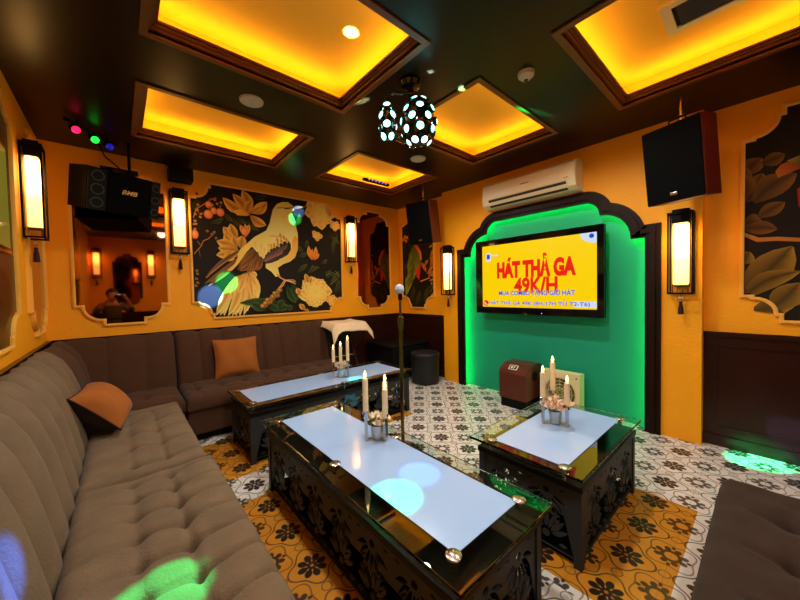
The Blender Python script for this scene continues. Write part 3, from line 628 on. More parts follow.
PARROT=[
 ('P', (64, 84, 20), (130, 150, 60), [(3.828, 2.003), (3.739, 1.985), (3.671, 1.888), (3.642, 1.704), (3.713, 1.611), (3.825, 1.444), (3.941, 1.27), (4.057, 1.194), (4.011, 1.45), (3.966, 1.702), (3.905, 1.874)]),
 ('L', (40, 60, 14), (150, 160, 70), 0.06, [(3.812, 1.939), (3.888, 1.822)]),
 ('L', (40, 60, 14), (150, 160, 70), 0.06, [(3.795, 1.898), (3.871, 1.776)]),
 ('L', (40, 60, 14), (150, 160, 70), 0.06, [(3.778, 1.857), (3.854, 1.729)]),
 ('L', (40, 60, 14), (150, 160, 70), 0.06, [(3.761, 1.816), (3.925, 1.689)]),
 ('L', (40, 60, 14), (150, 160, 70), 0.06, [(3.816, 1.781), (3.908, 1.643)]),
 ('L', (40, 60, 14), (150, 160, 70), 0.06, [(3.799, 1.74), (3.89, 1.597)]),
 ('L', (40, 60, 14), (150, 160, 70), 0.06, [(3.782, 1.699), (3.963, 1.555)]),
 ('L', (40, 60, 14), (150, 160, 70), 0.06, [(3.765, 1.659), (3.945, 1.509)]),
 ('L', (40, 60, 14), (150, 160, 70), 0.06, [(3.82, 1.623), (3.928, 1.462)]),
 ('L', (40, 60, 14), (150, 160, 70), 0.06, [(3.803, 1.582), (4.001, 1.419)]),
 ('L', (40, 60, 14), (150, 160, 70), 0.06, [(3.786, 1.541), (3.983, 1.373)]),
 ('L', (40, 60, 14), (150, 160, 70), 0.06, [(3.77, 1.501), (3.965, 1.326)]),
 ('P', (210, 60, 26), (230, 120, 50), [(3.809, 2.038), (3.703, 2.013), (3.62, 1.895), (3.612, 1.774), (3.647, 1.765), (3.672, 1.864), (3.739, 1.968)]),
 ('P', (214, 40, 40), (180, 30, 20), [(3.749, 1.613), (3.642, 1.704), (3.652, 1.583), (3.682, 1.463), (3.734, 1.514)]),
 ('L', (120, 60, 16), (226, 150, 50), 0.05, [(3.64, 1.752), (3.509, 1.623)]),
 ('L', (120, 60, 16), (226, 150, 50), 0.05, [(3.541, 1.673), (3.473, 1.762)]),
 ('L', (120, 60, 16), (226, 150, 50), 0.05, [(3.51, 1.575), (3.573, 1.723)]),
 ('L', (120, 60, 16), (226, 150, 50), 0.05, [(3.476, 1.597), (3.378, 1.661)]),
 ('L', (120, 60, 16), (226, 150, 50), 0.05, [(3.443, 1.619), (3.406, 1.827)]),
 ('L', (120, 60, 16), (226, 150, 50), 0.05, [(3.424, 1.758), (3.372, 1.916)]),
 ('L', (120, 60, 16), (226, 150, 50), 0.05, [(3.51, 1.552), (3.412, 1.593)]),
 ('L', (120, 60, 16), (226, 150, 50), 0.05, [(3.479, 1.503), (3.349, 1.543)]),
 ('S', (190, 130, 70), (190, 130, 70), 0.02, [(3.648, 1.438), (3.513, 1.469), (3.446, 1.49)]),
 ('L', (110, 80, 24), (200, 160, 70), 0.035, [(3.452, 1.948), (3.387, 1.976)]),
 ('L', (110, 80, 24), (200, 160, 70), 0.035, [(3.414, 1.888), (3.35, 1.916)]),
 ('L', (110, 80, 24), (200, 160, 70), 0.035, [(3.378, 1.828), (3.389, 1.864)]),
 ('L', (110, 80, 24), (200, 160, 70), 0.035, [(3.456, 1.78), (3.353, 1.805)]),
 ('L', (110, 80, 24), (200, 160, 70), 0.035, [(3.418, 1.72), (3.392, 1.753)]),
 ('L', (110, 80, 24), (200, 160, 70), 0.035, [(3.381, 1.661), (3.355, 1.694)]),
 ('L', (110, 80, 24), (200, 160, 70), 0.035, [(3.46, 1.61), (3.395, 1.641)]),
 ('L', (110, 80, 24), (200, 160, 70), 0.035, [(3.422, 1.552), (3.358, 1.583)]),
 ('L', (110, 80, 24), (200, 160, 70), 0.035, [(3.385, 1.494), (3.397, 1.529)]),
 ('L', (110, 80, 24), (200, 160, 70), 0.035, [(3.464, 1.441), (3.36, 1.472)]),
 ('L', (110, 80, 24), (200, 160, 70), 0.035, [(3.426, 1.383), (3.4, 1.417)]),
 ('L', (110, 80, 24), (200, 160, 70), 0.035, [(3.389, 1.326), (3.363, 1.36)]),
 ('L', (110, 80, 24), (200, 160, 70), 0.035, [(3.468, 1.27), (3.402, 1.305)]),
 ('L', (110, 80, 24), (200, 160, 70), 0.035, [(3.43, 1.214), (3.366, 1.248)]),
 ('L', (20, 26, 8), (70, 76, 24), 0.08, [(3.764, 1.045), (3.652, 1.292)]),
 ('L', (20, 26, 8), (70, 76, 24), 0.08, [(3.87, 1.144), (3.791, 1.368)]),
 ('L', (20, 26, 8), (70, 76, 24), 0.08, [(3.555, 1.098), (3.45, 1.36)]),
 ('L', (20, 26, 8), (70, 76, 24), 0.08, [(3.972, 1.5), (4.021, 1.757)]),
 ('L', (20, 26, 8), (70, 76, 24), 0.08, [(3.485, 1.242), (3.369, 1.381)]),
 ('L', (150, 90, 20), (240, 180, 70), 0.05, [(4.029, 2.166), (3.97, 2.209)]),
 ('L', (150, 90, 20), (240, 180, 70), 0.05, [(3.991, 2.136), (3.947, 2.092)]),
 ('L', (150, 90, 20), (240, 180, 70), 0.05, [(4.009, 2.176), (4.049, 2.118)]),
 ('L', (150, 90, 20), (240, 180, 70), 0.05, [(3.99, 2.173), (3.916, 2.151)]),
]
TOUCAN=[
 ('L', (44, 28, 8), (112, 78, 30), 0.13, [(0.152, 2.124), (0.056, 2.223)]),
 ('L', (44, 28, 8), (112, 78, 30), 0.1, [(0.056, 2.181), (-0.054, 2.215)]),
 ('L', (44, 28, 8), (112, 78, 30), 0.16, [(0.131, 1.916), (0.055, 2.111)]),
 ('L', (44, 28, 8), (112, 78, 30), 0.1, [(0.142, 2.005), (0.133, 2.176)]),
 ('L', (44, 28, 8), (112, 78, 30), 0.17, [(0.092, 1.907), (-0.107, 2.065)]),
 ('L', (44, 28, 8), (112, 78, 30), 0.13, [(0.15, 1.76), (0.052, 1.758)]),
 ('L', (44, 28, 8), (112, 78, 30), 0.12, [(0.141, 1.947), (0.152, 2.124)]),
 ('L', (44, 28, 8), (112, 78, 30), 0.1, [(0.071, 1.789), (-0.057, 1.875)]),
 ('L', (44, 28, 8), (112, 78, 30), 0.1, [(0.149, 1.716), (-0.023, 1.689)]),
 ('L', (48, 36, 8), (140, 112, 40), 0.22, [(0.146, 1.232), (-0.095, 1.556)]),
 ('L', (48, 36, 8), (140, 112, 40), 0.13, [(0.145, 1.187), (-0.131, 1.378)]),
 ('L', (48, 36, 8), (140, 112, 40), 0.12, [(0.065, 1.015), (-0.133, 1.216)]),
 ('L', (48, 36, 8), (140, 112, 40), 0.12, [(0.168, 1.454), (0.108, 1.536)]),
 ('L', (48, 36, 8), (140, 112, 40), 0.1, [(0.145, 1.099), (-0.133, 1.175)]),
 ('L', (48, 36, 8), (140, 112, 40), 0.16, [(0.009, 1.103), (-0.132, 1.297)]),
 ('S', (150, 98, 40), (150, 98, 40), 0.035, [(0.149, 1.672), (0.07, 1.624), (-0.023, 1.62), (-0.137, 1.597)]),
 ('P', (150, 84, 30), (100, 46, 16), [(-0.01, 2.106), (-0.036, 2.147), (-0.089, 2.164), (-0.131, 2.171), (-0.132, 2.097), (-0.072, 2.075), (-0.023, 2.056)]),
 ('P', (120, 110, 40), (60, 60, 20), [(-0.063, 2.166), (-0.131, 2.19), (-0.132, 2.124), (-0.089, 2.142)]),
 ('P', (150, 14, 16), (110, 8, 10), [(-0.111, 1.957), (-0.135, 1.964), (-0.137, 1.805), (-0.118, 1.835)]),
]
# ------------------------------------------------------------------ room
XL, XP, XR, YB, YN, H = -.49, 3.515, 3.62, 4.18, -1.75, 2.672
PY0, PY1 = .364, 3.09            # the chimney-breast like wall that carries the screen
DADO = .92
struct(MB().box(XL-.1, YN-.1, -.1, XR+.1, YB+.1, 0).build('floor', 'encaustic_tile'))
def wall(name, x0, y0, x1, y1): return struct(MB().box(x0, y0, 0, x1, y1, H+.3).build(name, 'wall_paint'))
wall('wall_left', XL-.1, YN, XL, YB)
wall('wall_back', XL-.1, YB, XR+.1, YB+.1)
wall('wall_right', XR, YN, XR+.1, YB)
wall('wall_near', XL-.1, YN-.1, XR+.1, YN)

def arch(d, z0=0.):
    """stepped cloud arch in (y,z); d grows it outward"""
    yl, mid = .733-d, (2.708+.733)/2
    A = Vector((1.085, 1.735)); B = Vector((1.223, 1.985)); r1 = .246+d; r2 = .135+d
    D = (B-A).length; e = (B-A)/D; k = (D*D+r1*r1-r2*r2)/(2*D); h = sqrt(r1*r1-k*k)
    J = A+e*k+Vector((-e.y, e.x))*h              # where the two lobes meet
    a0 = pi; a1 = atan2(J.y-A.y, J.x-A.x); b0 = atan2(J.y-B.y, J.x-B.x); b1 = pi/2
    if b0 < 0: b0 += 2*pi
    pts = [(yl, z0), (yl, 1.722+d), (A.x-r1, 1.722+d)]
    pts += [(A.x+r1*cos(a0+(a1-a0)*i/8), A.y+r1*sin(a0+(a1-a0)*i/8)) for i in range(9)]
    pts += [(B.x+r2*cos(b0+(b1-b0)*i/8), B.y+r2*sin(b0+(b1-b0)*i/8)) for i in range(1, 9)]
    pts += [(2*mid-y, z) for y, z in pts[::-1]]
    return pts
to_yz = lambda u, v, t: (t, u, v)
hole = arch(.06)
breast = [(PY0, 0), (hole[0][0], 0)] + hole[1:-1] + [(hole[-1][0], 0), (PY1, 0), (PY1, H), (PY0, H)]
struct(MB().prism(breast, XP, XR, to_yz).build('wall_front', 'wall_paint'))
struct(MB().box(XR-.03, hole[0][0], 0, XR-.012, hole[-1][0], 2.25).build('wall_alcove', 'green_paint'))
# dark wooden arch frame, stepped
m = MB()
a0 = arch(0); a1 = arch(.112); a2 = arch(.075); a3 = arch(.035)
m.ring(a1, a0, XP-.022, XP-.001, to_yz, closed=False)
m.ring(a2, a3, XP-.036, XP-.020, to_yz, closed=False)
struct(m.build('trim_1', 'arch_wood'))
# green light strip hidden behind the arch frame
m = MB(); h0 = arch(.058); h1 = arch(.050)
m.ring(h0, h1, XP+.004, XP+.020, to_yz, closed=False)
strip = m.build('led_strip', 'led_green'); tag(strip, 'green light strip running behind the dark stepped arch frame', 'light strip')

# wainscot: dark wood below the dado line
def wains(name, pts, axis):
    """panelled dark wood: pts = (a0,a1) along the wall"""
    m = MB(); a0, a1 = pts; pos, sgn = axis[1], axis[2]
    def bx(u0, u1, z0, z1, d0, d1, bev=0):
        lo, hi = sorted((pos+sgn*d0, pos+sgn*d1))
        if axis[0] == 'x': m.box(lo, u0, z0, hi, u1, z1, bev)
        else: m.box(u0, lo, z0, u1, hi, z1, bev)
    bx(a0, a1, 0, DADO, .0005, .012)
    bx(a0, a1, .0, .085, .012, .028)
    bx(a0, a1, DADO-.035, DADO, .012, .03)
    n = max(1, round((a1-a0)/.75)); w = (a1-a0)/n
    for i in range(n):
        u0, u1 = a0+i*w+.07, a0+(i+1)*w-.07
        for q in ((u0, u1, .15, .165), (u0, u1, .80, .815)): bx(q[0], q[1], q[2], q[3], .012, .02)
        for q in (u0, u1-.015): bx(q, q+.015, .165, .80, .012, .02)
    return struct(m.build(name, 'dark_wood'))
wains('baseboard_back', (XL+.03, XR-.03), ('y', YB, -1))
wains('baseboard_right', (YN, PY0-.002), ('x', XR, -1))
wains('baseboard_corner', (PY1+.002, YB-.03), ('x', XR, -1))
wains('baseboard_left', (YN, YB-.03), ('x', XL, 1))
wains('baseboard_near', (XL+.03, XR-.03), ('y', YN, 1))

# ceiling with six glowing trays
CX = [(.16, 1.315), (1.842, 2.95)]; CY = [(-.13, .758), (1.285, 2.14), (2.70, 3.555)]
m = MB()
holes = [[(x0, y0), (x1, y0), (x1, y1), (x0, y1)] for x0, x1 in CX for y0, y1 in CY]
me = fill_mesh([(XL, YN), (XR, YN), (XR, YB), (XL, YB)], holes, .012)
for v in me.vertices: v.co.z += H+.006
ceil = struct(m.mesh(me).build('ceiling', 'ceiling_paint'))
to_xy = lambda u, v, t: (u, v, t)
def rect(x0, y0, x1, y1, d=0): return [(x0-d, y0-d), (x1+d, y0-d), (x1+d, y1+d), (x0-d, y1+d)]
AMBER = (1., .55, .05)
k = 1
for x0, x1 in CX:
    for y0, y1 in CY:
        k += 1
        m = MB()
        m.ring(rect(x0, y0, x1, y1, .036), rect(x0, y0, x1, y1, 0), H-.010, H+.014, to_xy)
        m.ring(rect(x0, y0, x1, y1, .03), rect(x0, y0, x1, y1, -.014), H+.014, H+.030, to_xy)
        m.ring(rect(x0, y0, x1, y1, .03), rect(x0, y0, x1, y1, -.026), H+.030, H+.044, to_xy)
        m.ring(rect(x0, y0, x1, y1, .14), rect(x0, y0, x1, y1, -.04), H+.044, H+.056, to_xy)
        struct(m.build('trim_%d' % k, 'trim_brown'))
        m = MB(); d = .13; z0, z1 = H+.05, H+.20
        m.ring(rect(x0, y0, x1, y1, d+.01), rect(x0, y0, x1, y1, d), z0, z1, to_xy)
        m.box(x0-d-.01, y0-d-.01, z1, x1+d+.01, y1+d+.01, z1+.012)
        t = m.build('tray', 'tray_paint', ceil)
        # warm light strips lying in the cove
        for (cx, cy, L, ang) in (((x0+x1)/2, y0-.045, x1-x0, 0), ((x0+x1)/2, y1+.045, x1-x0, 0), (x0-.045, (y0+y1)/2, y1-y0, pi/2), (x1+.045, (y0+y1)/2, y1-y0, pi/2)):
            l = bpy.data.lights.new('cove_light', 'AREA'); l.shape = 'RECTANGLE'; l.size = L; l.size_y = .03; l.color = AMBER; l.energy = COVE*L
            o = bpy.data.objects.new('cove_light', l); COL.objects.link(o); o.location = (cx, cy, H+.066); o.rotation_euler = (pi, 0, ang)
# cornice where wall meets ceiling
# ------------------------------------------------------------------ ceiling fittings
for i, (x, y) in enumerate(((.759, 2.44), (2.402, 2.432))):
    g = thing('ceiling_speaker', (x, y, H), ('round pale ceiling speaker disc between the two left glowing ceiling trays', 'round pale ceiling speaker disc beside the small rear ceiling tray')[i], 'ceiling speaker', 'ceiling speaker discs')
    MB().lathe([(.0, -.012), (.066, -.012), (.066, -.004), (.066, 0)], (x, y, H), 32).build('grille', 'plastic_white', g, True)
    MB().lathe([(.064, -.012), (.070, -.015), (.078, -.010), (.080, 0)], (x, y, H), 32, cap=False).build('rim', 'plastic_white', g, True)
g = thing('smoke_detector', (2.01, 1.042, H), 'small round cream smoke detector on the dark ceiling', 'smoke detector')
MB().lathe([(0, -.045), (.022, -.045), (.032, -.035), (.048, -.022), (.052, 0)], (2.01, 1.042, H), 24).build('housing', 'plastic_white', g, True)
MB().lathe([(0, -.052), (.012, -.052), (.014, -.044)], (2.01, 1.042, H), 16).build('sensor', 'ac_dark', g, True)
# vent in the right tray
g = thing('air_vent', (2.55, .16, H+.2), 'rectangular ceiling air vent with dark slats inside the right glowing tray', 'vent')
to_up = to_xy
m = MB(); z = H+.2
m.ring(rect(2.36, -.20, 2.66, .435), rect(2.405, -.155, 2.615, .39), z-.016, z, to_xy); m.build('frame', 'ac_plastic', g)
MB().box(2.405, -.155, z-.003, 2.615, .39, z-.001).build('backing', 'black_matte', g)
for i in range(10):
    x = 2.42+i*.02
    MB().box(-.008, -.26, -.001, .008, .26, .001, M=Matrix.Translation((x, .11, z-.009)) @ Matrix.Rotation(.6, 4, 'Y')).build('slat', 'ac_dark', g)
# little driver bar lying on the lip of the rear tray
g = thing('light_bar', (2.62, 3.46, H+.056), 'small dark light bar with violet dots lying in the small rear ceiling tray', 'light bar')
MB().box(2.42, 3.44, H+.056, 2.84, 3.485, H+.09, .006).build('housing', 'black_matte', g)
for i in range(6): MB().ball((2.50+i*.055, 3.438, H+.074), .011, nu=10, nv=6).build('lens', 'lens_violet', g, True)

# disco light
DX, DY, DZ = 1.50, 1.53, 2.385
g = thing('disco_light', (1.49, 1.57, H), 'black rotating disco light with glowing cyan lenses hanging from the ceiling', 'disco light')
MB().lathe([(.07, 0), (.075, -.02), (.06, -.045), (.02, -.05), (.018, -.10)], (1.49, 1.57, H), 20).build('ceiling_mount', 'black_gloss', g, True)
ax = Vector((1.372-1.507, 1.641-1.516, 0)).normalized()
c0 = Vector((1.507, 1.516, 2.383)); c1 = Vector((1.356, 1.647, 2.392)); mid = (c0+c1)/2
zt = 2.575
MB().tube([c0-ax*.0+Vector((0, 0, .14)), c0+Vector((0, 0, .17)), Vector((c0.x, c0.y, zt))+ax*.02, Vector((c1.x, c1.y, zt))-ax*.02, c1+Vector((0, 0, .15)), c1+Vector((0, 0, .10))], .011, 8).build('yoke', 'black_gloss', g, True)
MB().tube([c0-Vector((0, 0, .09)), mid-Vector((0, 0, .12)), c1-Vector((0, 0, .07))], .016, 8).build('crossbar', 'black_gloss', g, True)
view = Vector((-c0.x, -c0.y, 1.3-c0.z)).normalized()
for c, rx, rz, ring_n in ((c0, .105, .15, 5), (c1, .045, .115, 4)):
    hd = MB().ball(c, rx, rx, rz, 20, 14).build('lamp_head', 'black_gloss', g, True)
    for iz in range(ring_n):
        fz = -.82+1.64*iz/(ring_n-1)
        n = 7 if rx > .09 else 4
        for ia in range(n):
            a = 2*pi*(ia+.5*(iz % 2))/n
            d = Vector((cos(a)*sqrt(1-fz*fz), sin(a)*sqrt(1-fz*fz), fz))
            p = c+Vector((d.x*rx, d.y*rx, d.z*rz))
            nn = Vector((d.x/rx, d.y/rx, d.z/rz)).normalized()
            MM = Matrix.Translation(p) @ nn.to_track_quat('Z', 'Y').to_matrix().to_4x4()
            if nn.dot(view) < -.25: continue
            MB().lathe([(.028, -.006), (.028, .012), (.023, .014)], n=14, M=MM, cap=False).build('lens_ring', 'black_gloss', hd, True)
            MB().lathe([(0, .017), (.014, .014), (.023, .008), (.023, -.006)], n=14, M=MM, cap=False).build('lens', 'lens_cyan', hd, True)

# effect lights in the corner
g = thing('party_light', (-.11, 3.68, H), 'black ceiling bar with red, green and blue party lamps in the left rear corner', 'party light')
MB().cyl((-.26, 3.49, 2.64), (.03, 3.84, 2.64), .014, n=10).build('bar', 'black_matte', g, True)
for (x, y), mm in (((-.212, 3.551), 'lens_red'), ((-.11, 3.682), 'lens_green'), ((-.02, 3.775), 'lens_blue')):
    d = Vector((.35, -.85, -.55)).normalized(); p = Vector((x, y, 2.60))
    h_ = MB().cyl(p-d*.05, p+d*.02, .024, .029, 16).build('lamp_head', 'black_matte', g, True)
    M_ = Matrix.Translation(p+d*.02) @ d.to_track_quat('Z', 'Y').to_matrix().to_4x4()
    MB().lathe([(0, .014), (.015, .010), (.027, .0)], n=16, M=M_).build('lens', mm, h_, True)
    MB().cyl(p, (x, y, 2.645), .008, n=8).build('bracket', 'black_matte', g, True)
for x, y in ((-.2, 3.56), (-.03, 3.77)): MB().cyl((x, y, 2.64), (x, y, H), .008, n=8).build('hanger', 'black_matte', g, True)

# small black box under the ceiling
g = thing('wall_box', (.53, 4.10, 2.49), 'small plain black box mounted on the orange wall just under the ceiling', 'box')
MB().box(.425, 4.02, 2.492, .64, YB-.001, 2.625, .012).build('housing', 'black_matte', g)
MB().tube([(.45, 4.10, 2.62), (.40, 4.12, 2.655), (.30, 4.14, 2.66), (.15, 4.15, 2.665)], .005, 6).build('cable', 'black_matte', g, True)

# ------------------------------------------------------------------ sconces
def make_sconce():
    g = thing('wall_sconce', (0, 0, 0), '', 'wall lamp', 'lantern wall lamps with tassels')
    w, d, h = .15, .11, .66          # wall plane y=0, lamp towards -y
    m = MB()
    t = .0055
    for sx in (-1, 1):
        for y in (-.012, -d):
            m.box(sx*(w/2)-t, y-t, .0, sx*(w/2)+t, y+t, h)
    for z in (0, h-.012):
        m.box(-w/2-t, -d-t, z, w/2+t, -d+t, z+.012); m.box(-w/2-t, -.012-t, z, w/2+t, -.012+t, z+.012)
        for sx in (-1, 1): m.box(sx*w/2-t, -d, z, sx*w/2+t, -.012, z+.012)
    m.build('frame', 'black_matte', g)
    MB().box(-.05, -.012, .06, .05, -.001, .62, .003).build('back_plate', 'black_matte', g)
    MB().box(-.054, -d+.012, .575, .054, -.02, .685, .006).build('top_cap', 'black_matte', g)
    MB().box(-.048, -d+.016, .075, .048, -.026, .575, .012, 3).build('lamp_shade', 'shade_glow', g, True)
    m = MB()
    for x in (-.048, -.016, .016, .048): m.box(x-.004, -d+.014, .012, x+.004, -d+.020, .075)
    m.box(-.05, -d+.012, .066, .05, -.024, .075); m.build('fretwork', 'trim_brown', g)
    ts = MB().tube([(0, -d/2, .0), (0, -d/2, -.05)], .0025, 6).build('cord', 'tassel_brown', g)
    MB().ball((0, -d/2, -.030), .018, .010, .014, 10, 6).build('bead', 'jade', g, True)
    MB().lathe([(.006, -.06), (.012, -.068), (.010, -.078), (.016, -.11), (.020, -.165), (.0, -.166)], (0, -d/2, 0), 10).build('tassel', 'tassel_brown', g, True)
    return g
proto = make_sconce(); first = True
for x, y, z, rz, lab in ((.507, YB, 1.735, 0, 'lantern wall lamp between the speaker-side mirror and the bird painting'),
                         (2.635, YB, 1.735, 0, 'lantern wall lamp right of the bird painting beside the narrow mirror'),
                         (XP, .485, 1.225, -pi/2, 'lantern wall lamp on the orange strip right of the green arch'),
                         (XP, 2.955, 1.225, -pi/2, 'lantern wall lamp on the orange strip left of the green arch'),
                         (XL, 3.455, 1.72, pi/2, 'large near lantern wall lamp on the left wall above the sofa'),
                         (-.36, YN, 1.72, pi, 'lantern wall lamp on the near wall seen only in the mirror, left side'),
                         (.62, YN, 1.72, pi, 'lantern wall lamp on the near wall seen only in the mirror, right side')):
    if first: o = proto; o.location = (x, y, z); o.rotation_euler = (0, 0, rz); o['label'] = lab; first = False
    else: dup(proto, (x, y, z), rz, lab)

# ------------------------------------------------------------------ framed pictures and mirrors
def frame_on(g, poly, to3, sgn):
    m = MB(); m.ring(offset(poly, .020), offset(poly, -.004), 0, .020, to3)
    m.ring(offset(poly, .012), offset(poly, .002), .020, .027, to3)
    return m.build('frame', 'frame_paint', g)
def back3(u, v, t): return (u, YB-t, v)
def right3(u, v, t): return (XR-t, u, v)
def left3(u, v, t): return (XL+t, u, v)
def near3(u, v, t): return (u, YN+t, v)
PB = scallop(.62, 2.49, 1.033, 2.545, False)
PP = scallop(3.36, 4.065, 1.026, 2.545, False)
PT = scallop(-1.35, .143, 1.026, 2.545, False)
M1 = scallop(-.30, .39, 1.033, 2.545, True); M2 = scallop(2.765, 3.412, 1.033, 2.545, True)
M3 = scallop(3.48, 4.105, 1.023, 2.545, True); M4 = scallop(-.1, .45, 1.033, 2.3, True)

def picture(DATA, poly, to3, g, bg, box):
    bm = bmesh.new(); col = bm.loops.layers.float_color.new('pigment')
    x0, x1, z0, z1 = box
    lvl = [.0085]
    def clampp(p):
        x, z = min(max(p[0], x0+.006), x1-.006), min(max(p[1], z0+.006), z1-.006)
        for cx, sx in ((x0, 1), (x1, -1)):
            for cz, sz in ((z0, 1), (z1, -1)):
                dx, dz = (x-cx)*sx, (z-cz)*sz
                if dx < .19 and dz < .19:
                    need = .055 if dz > .05 else .2
                    if dz < .06: 
                        if dx < .2: x = cx+sx*.2
                    elif dx < .056 and dz < .185: x = cx+sx*.056
                    else:
                        r = sqrt((dx-.055)**2+(dz-.05)**2)
                        if r < .12 and dz < .17:
                            kx = (dx-.055)/max(r, 1e-4); kz = (dz-.05)/max(r, 1e-4)
                            x = cx+sx*(.055+kx*.122); z = cz+sz*(.05+kz*.122)
        return x, z
    def add(pts, faces, cols):
        vs = [bm.verts.new(to3(*clampp(p), lvl[0])) for p in pts]
        for f in faces:
            try: fc = bm.faces.new([vs[i] for i in f])
            except ValueError: continue
            for lp, i in zip(fc.loops, f):
                q_ = lin(cols[i]); lp[col] = (min(.92, q_[0]*1.75), min(.88, q_[1]*1.55), q_[2]*1.05, 1)
        lvl[0] += .00008
    def mixc(a, b, t): return tuple(a[i]+(b[i]-a[i])*t for i in range(3))
    def petal(b, t, w, c1, c2):
        b, t = Vector(b), Vector(t); d = t-b; n = Vector((-d.y, d.x)).normalized(); pts, cols, fs = [], [], []
        nb = 7; bend = random.uniform(-.12, .12)*d.length
        prof = (.12, .55, .85, 1., .92, .62, .06)
        for i in range(nb):
            s = i/(nb-1); c = b+d*s+n*bend*sin(pi*s); hw = w/2*prof[i]
            for q, kq in ((-1, .85), (-.45, .62), (0, .15), (.45, .7), (1, 1.)):
                pts.append(c+n*hw*q); cols.append(mixc(c1, c2, min(1, max(0, kq*(.35+.65*s)))))
        for i in range(nb-1):
            for j in range(4): fs.append((i*5+j, i*5+j+1, i*5+j+6, i*5+j+5))
        add(pts, fs, cols)
    poly3 = poly
    # canvas ground
    vs = [bm.verts.new(to3(u, v, .008)) for u, v in poly]; fc = bm.faces.new(vs)
    for lp in fc.loops: lp[col] = (*lin(bg), 1)
    for it in DATA:
        kind, c1, c2, par, pts = it if len(it) == 5 else (it[0], it[1], it[2], None, it[3])
        if kind == 'L': petal(pts[0], pts[1], par, c1, c2)
        elif kind == 'S':
            P = []
            for i in range(len(pts)):
                a = Vector(pts[max(0, i-1)]); b = Vector(pts[min(len(pts)-1, i+1)]); d = (b-a).normalized(); n = Vector((-d.y, d.x))*par/2*(1-.35*i/len(pts))
                P += [Vector(pts[i])+n, Vector(pts[i])-n]
            add(P, [(2*i, 2*i+1, 2*i+3, 2*i+2) for i in range(len(pts)-1)], [c1]*len(P))
        elif kind == 'E':
            c = pts[0]; n = 18; P = [(c[0]-par[0]*.3, c[1]+par[1]*.3)]; cc = [c2]
            for s in (.55, 1.):
                for k in range(n):
                    a = 2*pi*k/n; P.append((c[0]-par[0]*.3*(1-s)+par[0]*s*cos(a), c[1]+par[1]*.3*(1-s)+par[1]*s*sin(a))); cc.append(mixc(c2, c1, s*.9))
            fs = [(0, 1+k, 1+(k+1) % n) for k in range(n)] + [(1+k, 1+n+k, 1+n+(k+1) % n, 1+(k+1) % n) for k in range(n)]
            add(P, fs, cc)
        elif kind == 'O':
            R_, n = par; c = Vector(pts[0])
            for k in range(n):
                s = 1-k/n; a = k*2.39996; ro = R_*(.25+.75*s)
                b = c+Vector((cos(a), sin(a)))*ro*.06; t = c+Vector((cos(a), sin(a)))*ro*random.uniform(.85, 1.1)
                petal(b, t, ro*.8, mixc(c1, c2, .25+.6*(1-s)), mixc(c2, (255, 240, 205), .15*random.random()))
        elif kind == 'P':
            tri = geometry.tessellate_polygon([[Vector((p[0], p[1], 0)) for p in pts]])
            a = Vector(pts[0]); b = Vector(pts[len(pts)//2]); d = b-a; L2 = max(d.length_squared, 1e-6)
            add(pts, [tuple(f) for f in tri], [mixc(c1, c2, min(1, max(0, (Vector(p)-a).dot(d)/L2))) for p in pts])
    me = bpy.data.meshes.new('canvas'); o = bpy.data.objects.new('canvas', me); COL.objects.link(o); o.parent = g
    off = Vector(g.location)
    for v in bm.verts: v.co -= off
    bm.to_mesh(me); bm.free(); me.materials.append(MATS['picture_paint'])
    return o
g = thing('wall_painting', (1.555, YB, 1.033), 'large painting of a white bird among flowers above the sofa', 'painting')
frame_on(g, PB, back3, -1); picture(BIRD, PB, back3, g, (26, 18, 6), (.62, 2.49, 1.033, 2.545))
g = thing('wall_painting', (XR, 3.71, 1.026), 'narrow painting of a green parrot in the far corner behind the speaker', 'painting')
frame_on(g, PP, right3, -1); picture(PARROT, PP, right3, g, (26, 22, 8), (3.36, 4.065, 1.026, 2.545))
g = thing('wall_painting', (XR, -.6, 1.026), 'dark painting of big leaves and a toucan cut off at the right edge', 'painting')
frame_on(g, PT, right3, -1); picture(TOUCAN, PT, right3, g, (22, 15, 6), (-1.35, .143, 1.026, 2.545))
for poly, t3, loc, lab in ((M1, back3, (.045, YB, 1.033), 'scalloped mirror on the back wall below the wide hanging speaker'),
                           (M2, back3, (3.09, YB, 1.033), 'narrow scalloped mirror on the back wall near the corner, right of a wall lamp'),
                           (M3, left3, (XL, 3.79, 1.023), 'narrow scalloped mirror on the left wall beyond the large wall lamp'),
                           (M4, near3, (.175, YN, 1.033), 'scalloped mirror on the near wall seen only by reflection')):
    g = thing('wall_mirror', loc, lab, 'mirror', 'scalloped wall mirrors')
    frame_on(g, poly, t3, 1)
    MB().prism(poly, .004, .009, t3).build('glass', 'mirror', g)
# dark panel and second screen on the left wall
g = thing('wall_panel', (XL, 2.1, 1.023), 'dark scalloped panel on the left wall at the left edge', 'panel')
PL = scallop(1.1, 3.07, 1.023, 2.545, False)
frame_on(g, PL, left3, 1); MB().prism(PL, .004, .009, left3).build('board', 'dark_wood', g)
g = thing('television', (XL+.01, 2.15, 1.53), 'second wall screen at the left edge, only its frame corner showing', 'television')
MB().box(XL+.01, 1.66, 1.532, XL+.07, 2.64, 2.095, .006).build('body', 'bezel', g)
MB().box(XL+.07, 1.685, 1.56, XL+.072, 2.615, 2.07).build('screen', 'screen_dark', g)
MB().box(XL+.055, 1.66, 1.529, XL+.076, 2.64, 1.538, .002).build('edge_strip', 'silver', g)
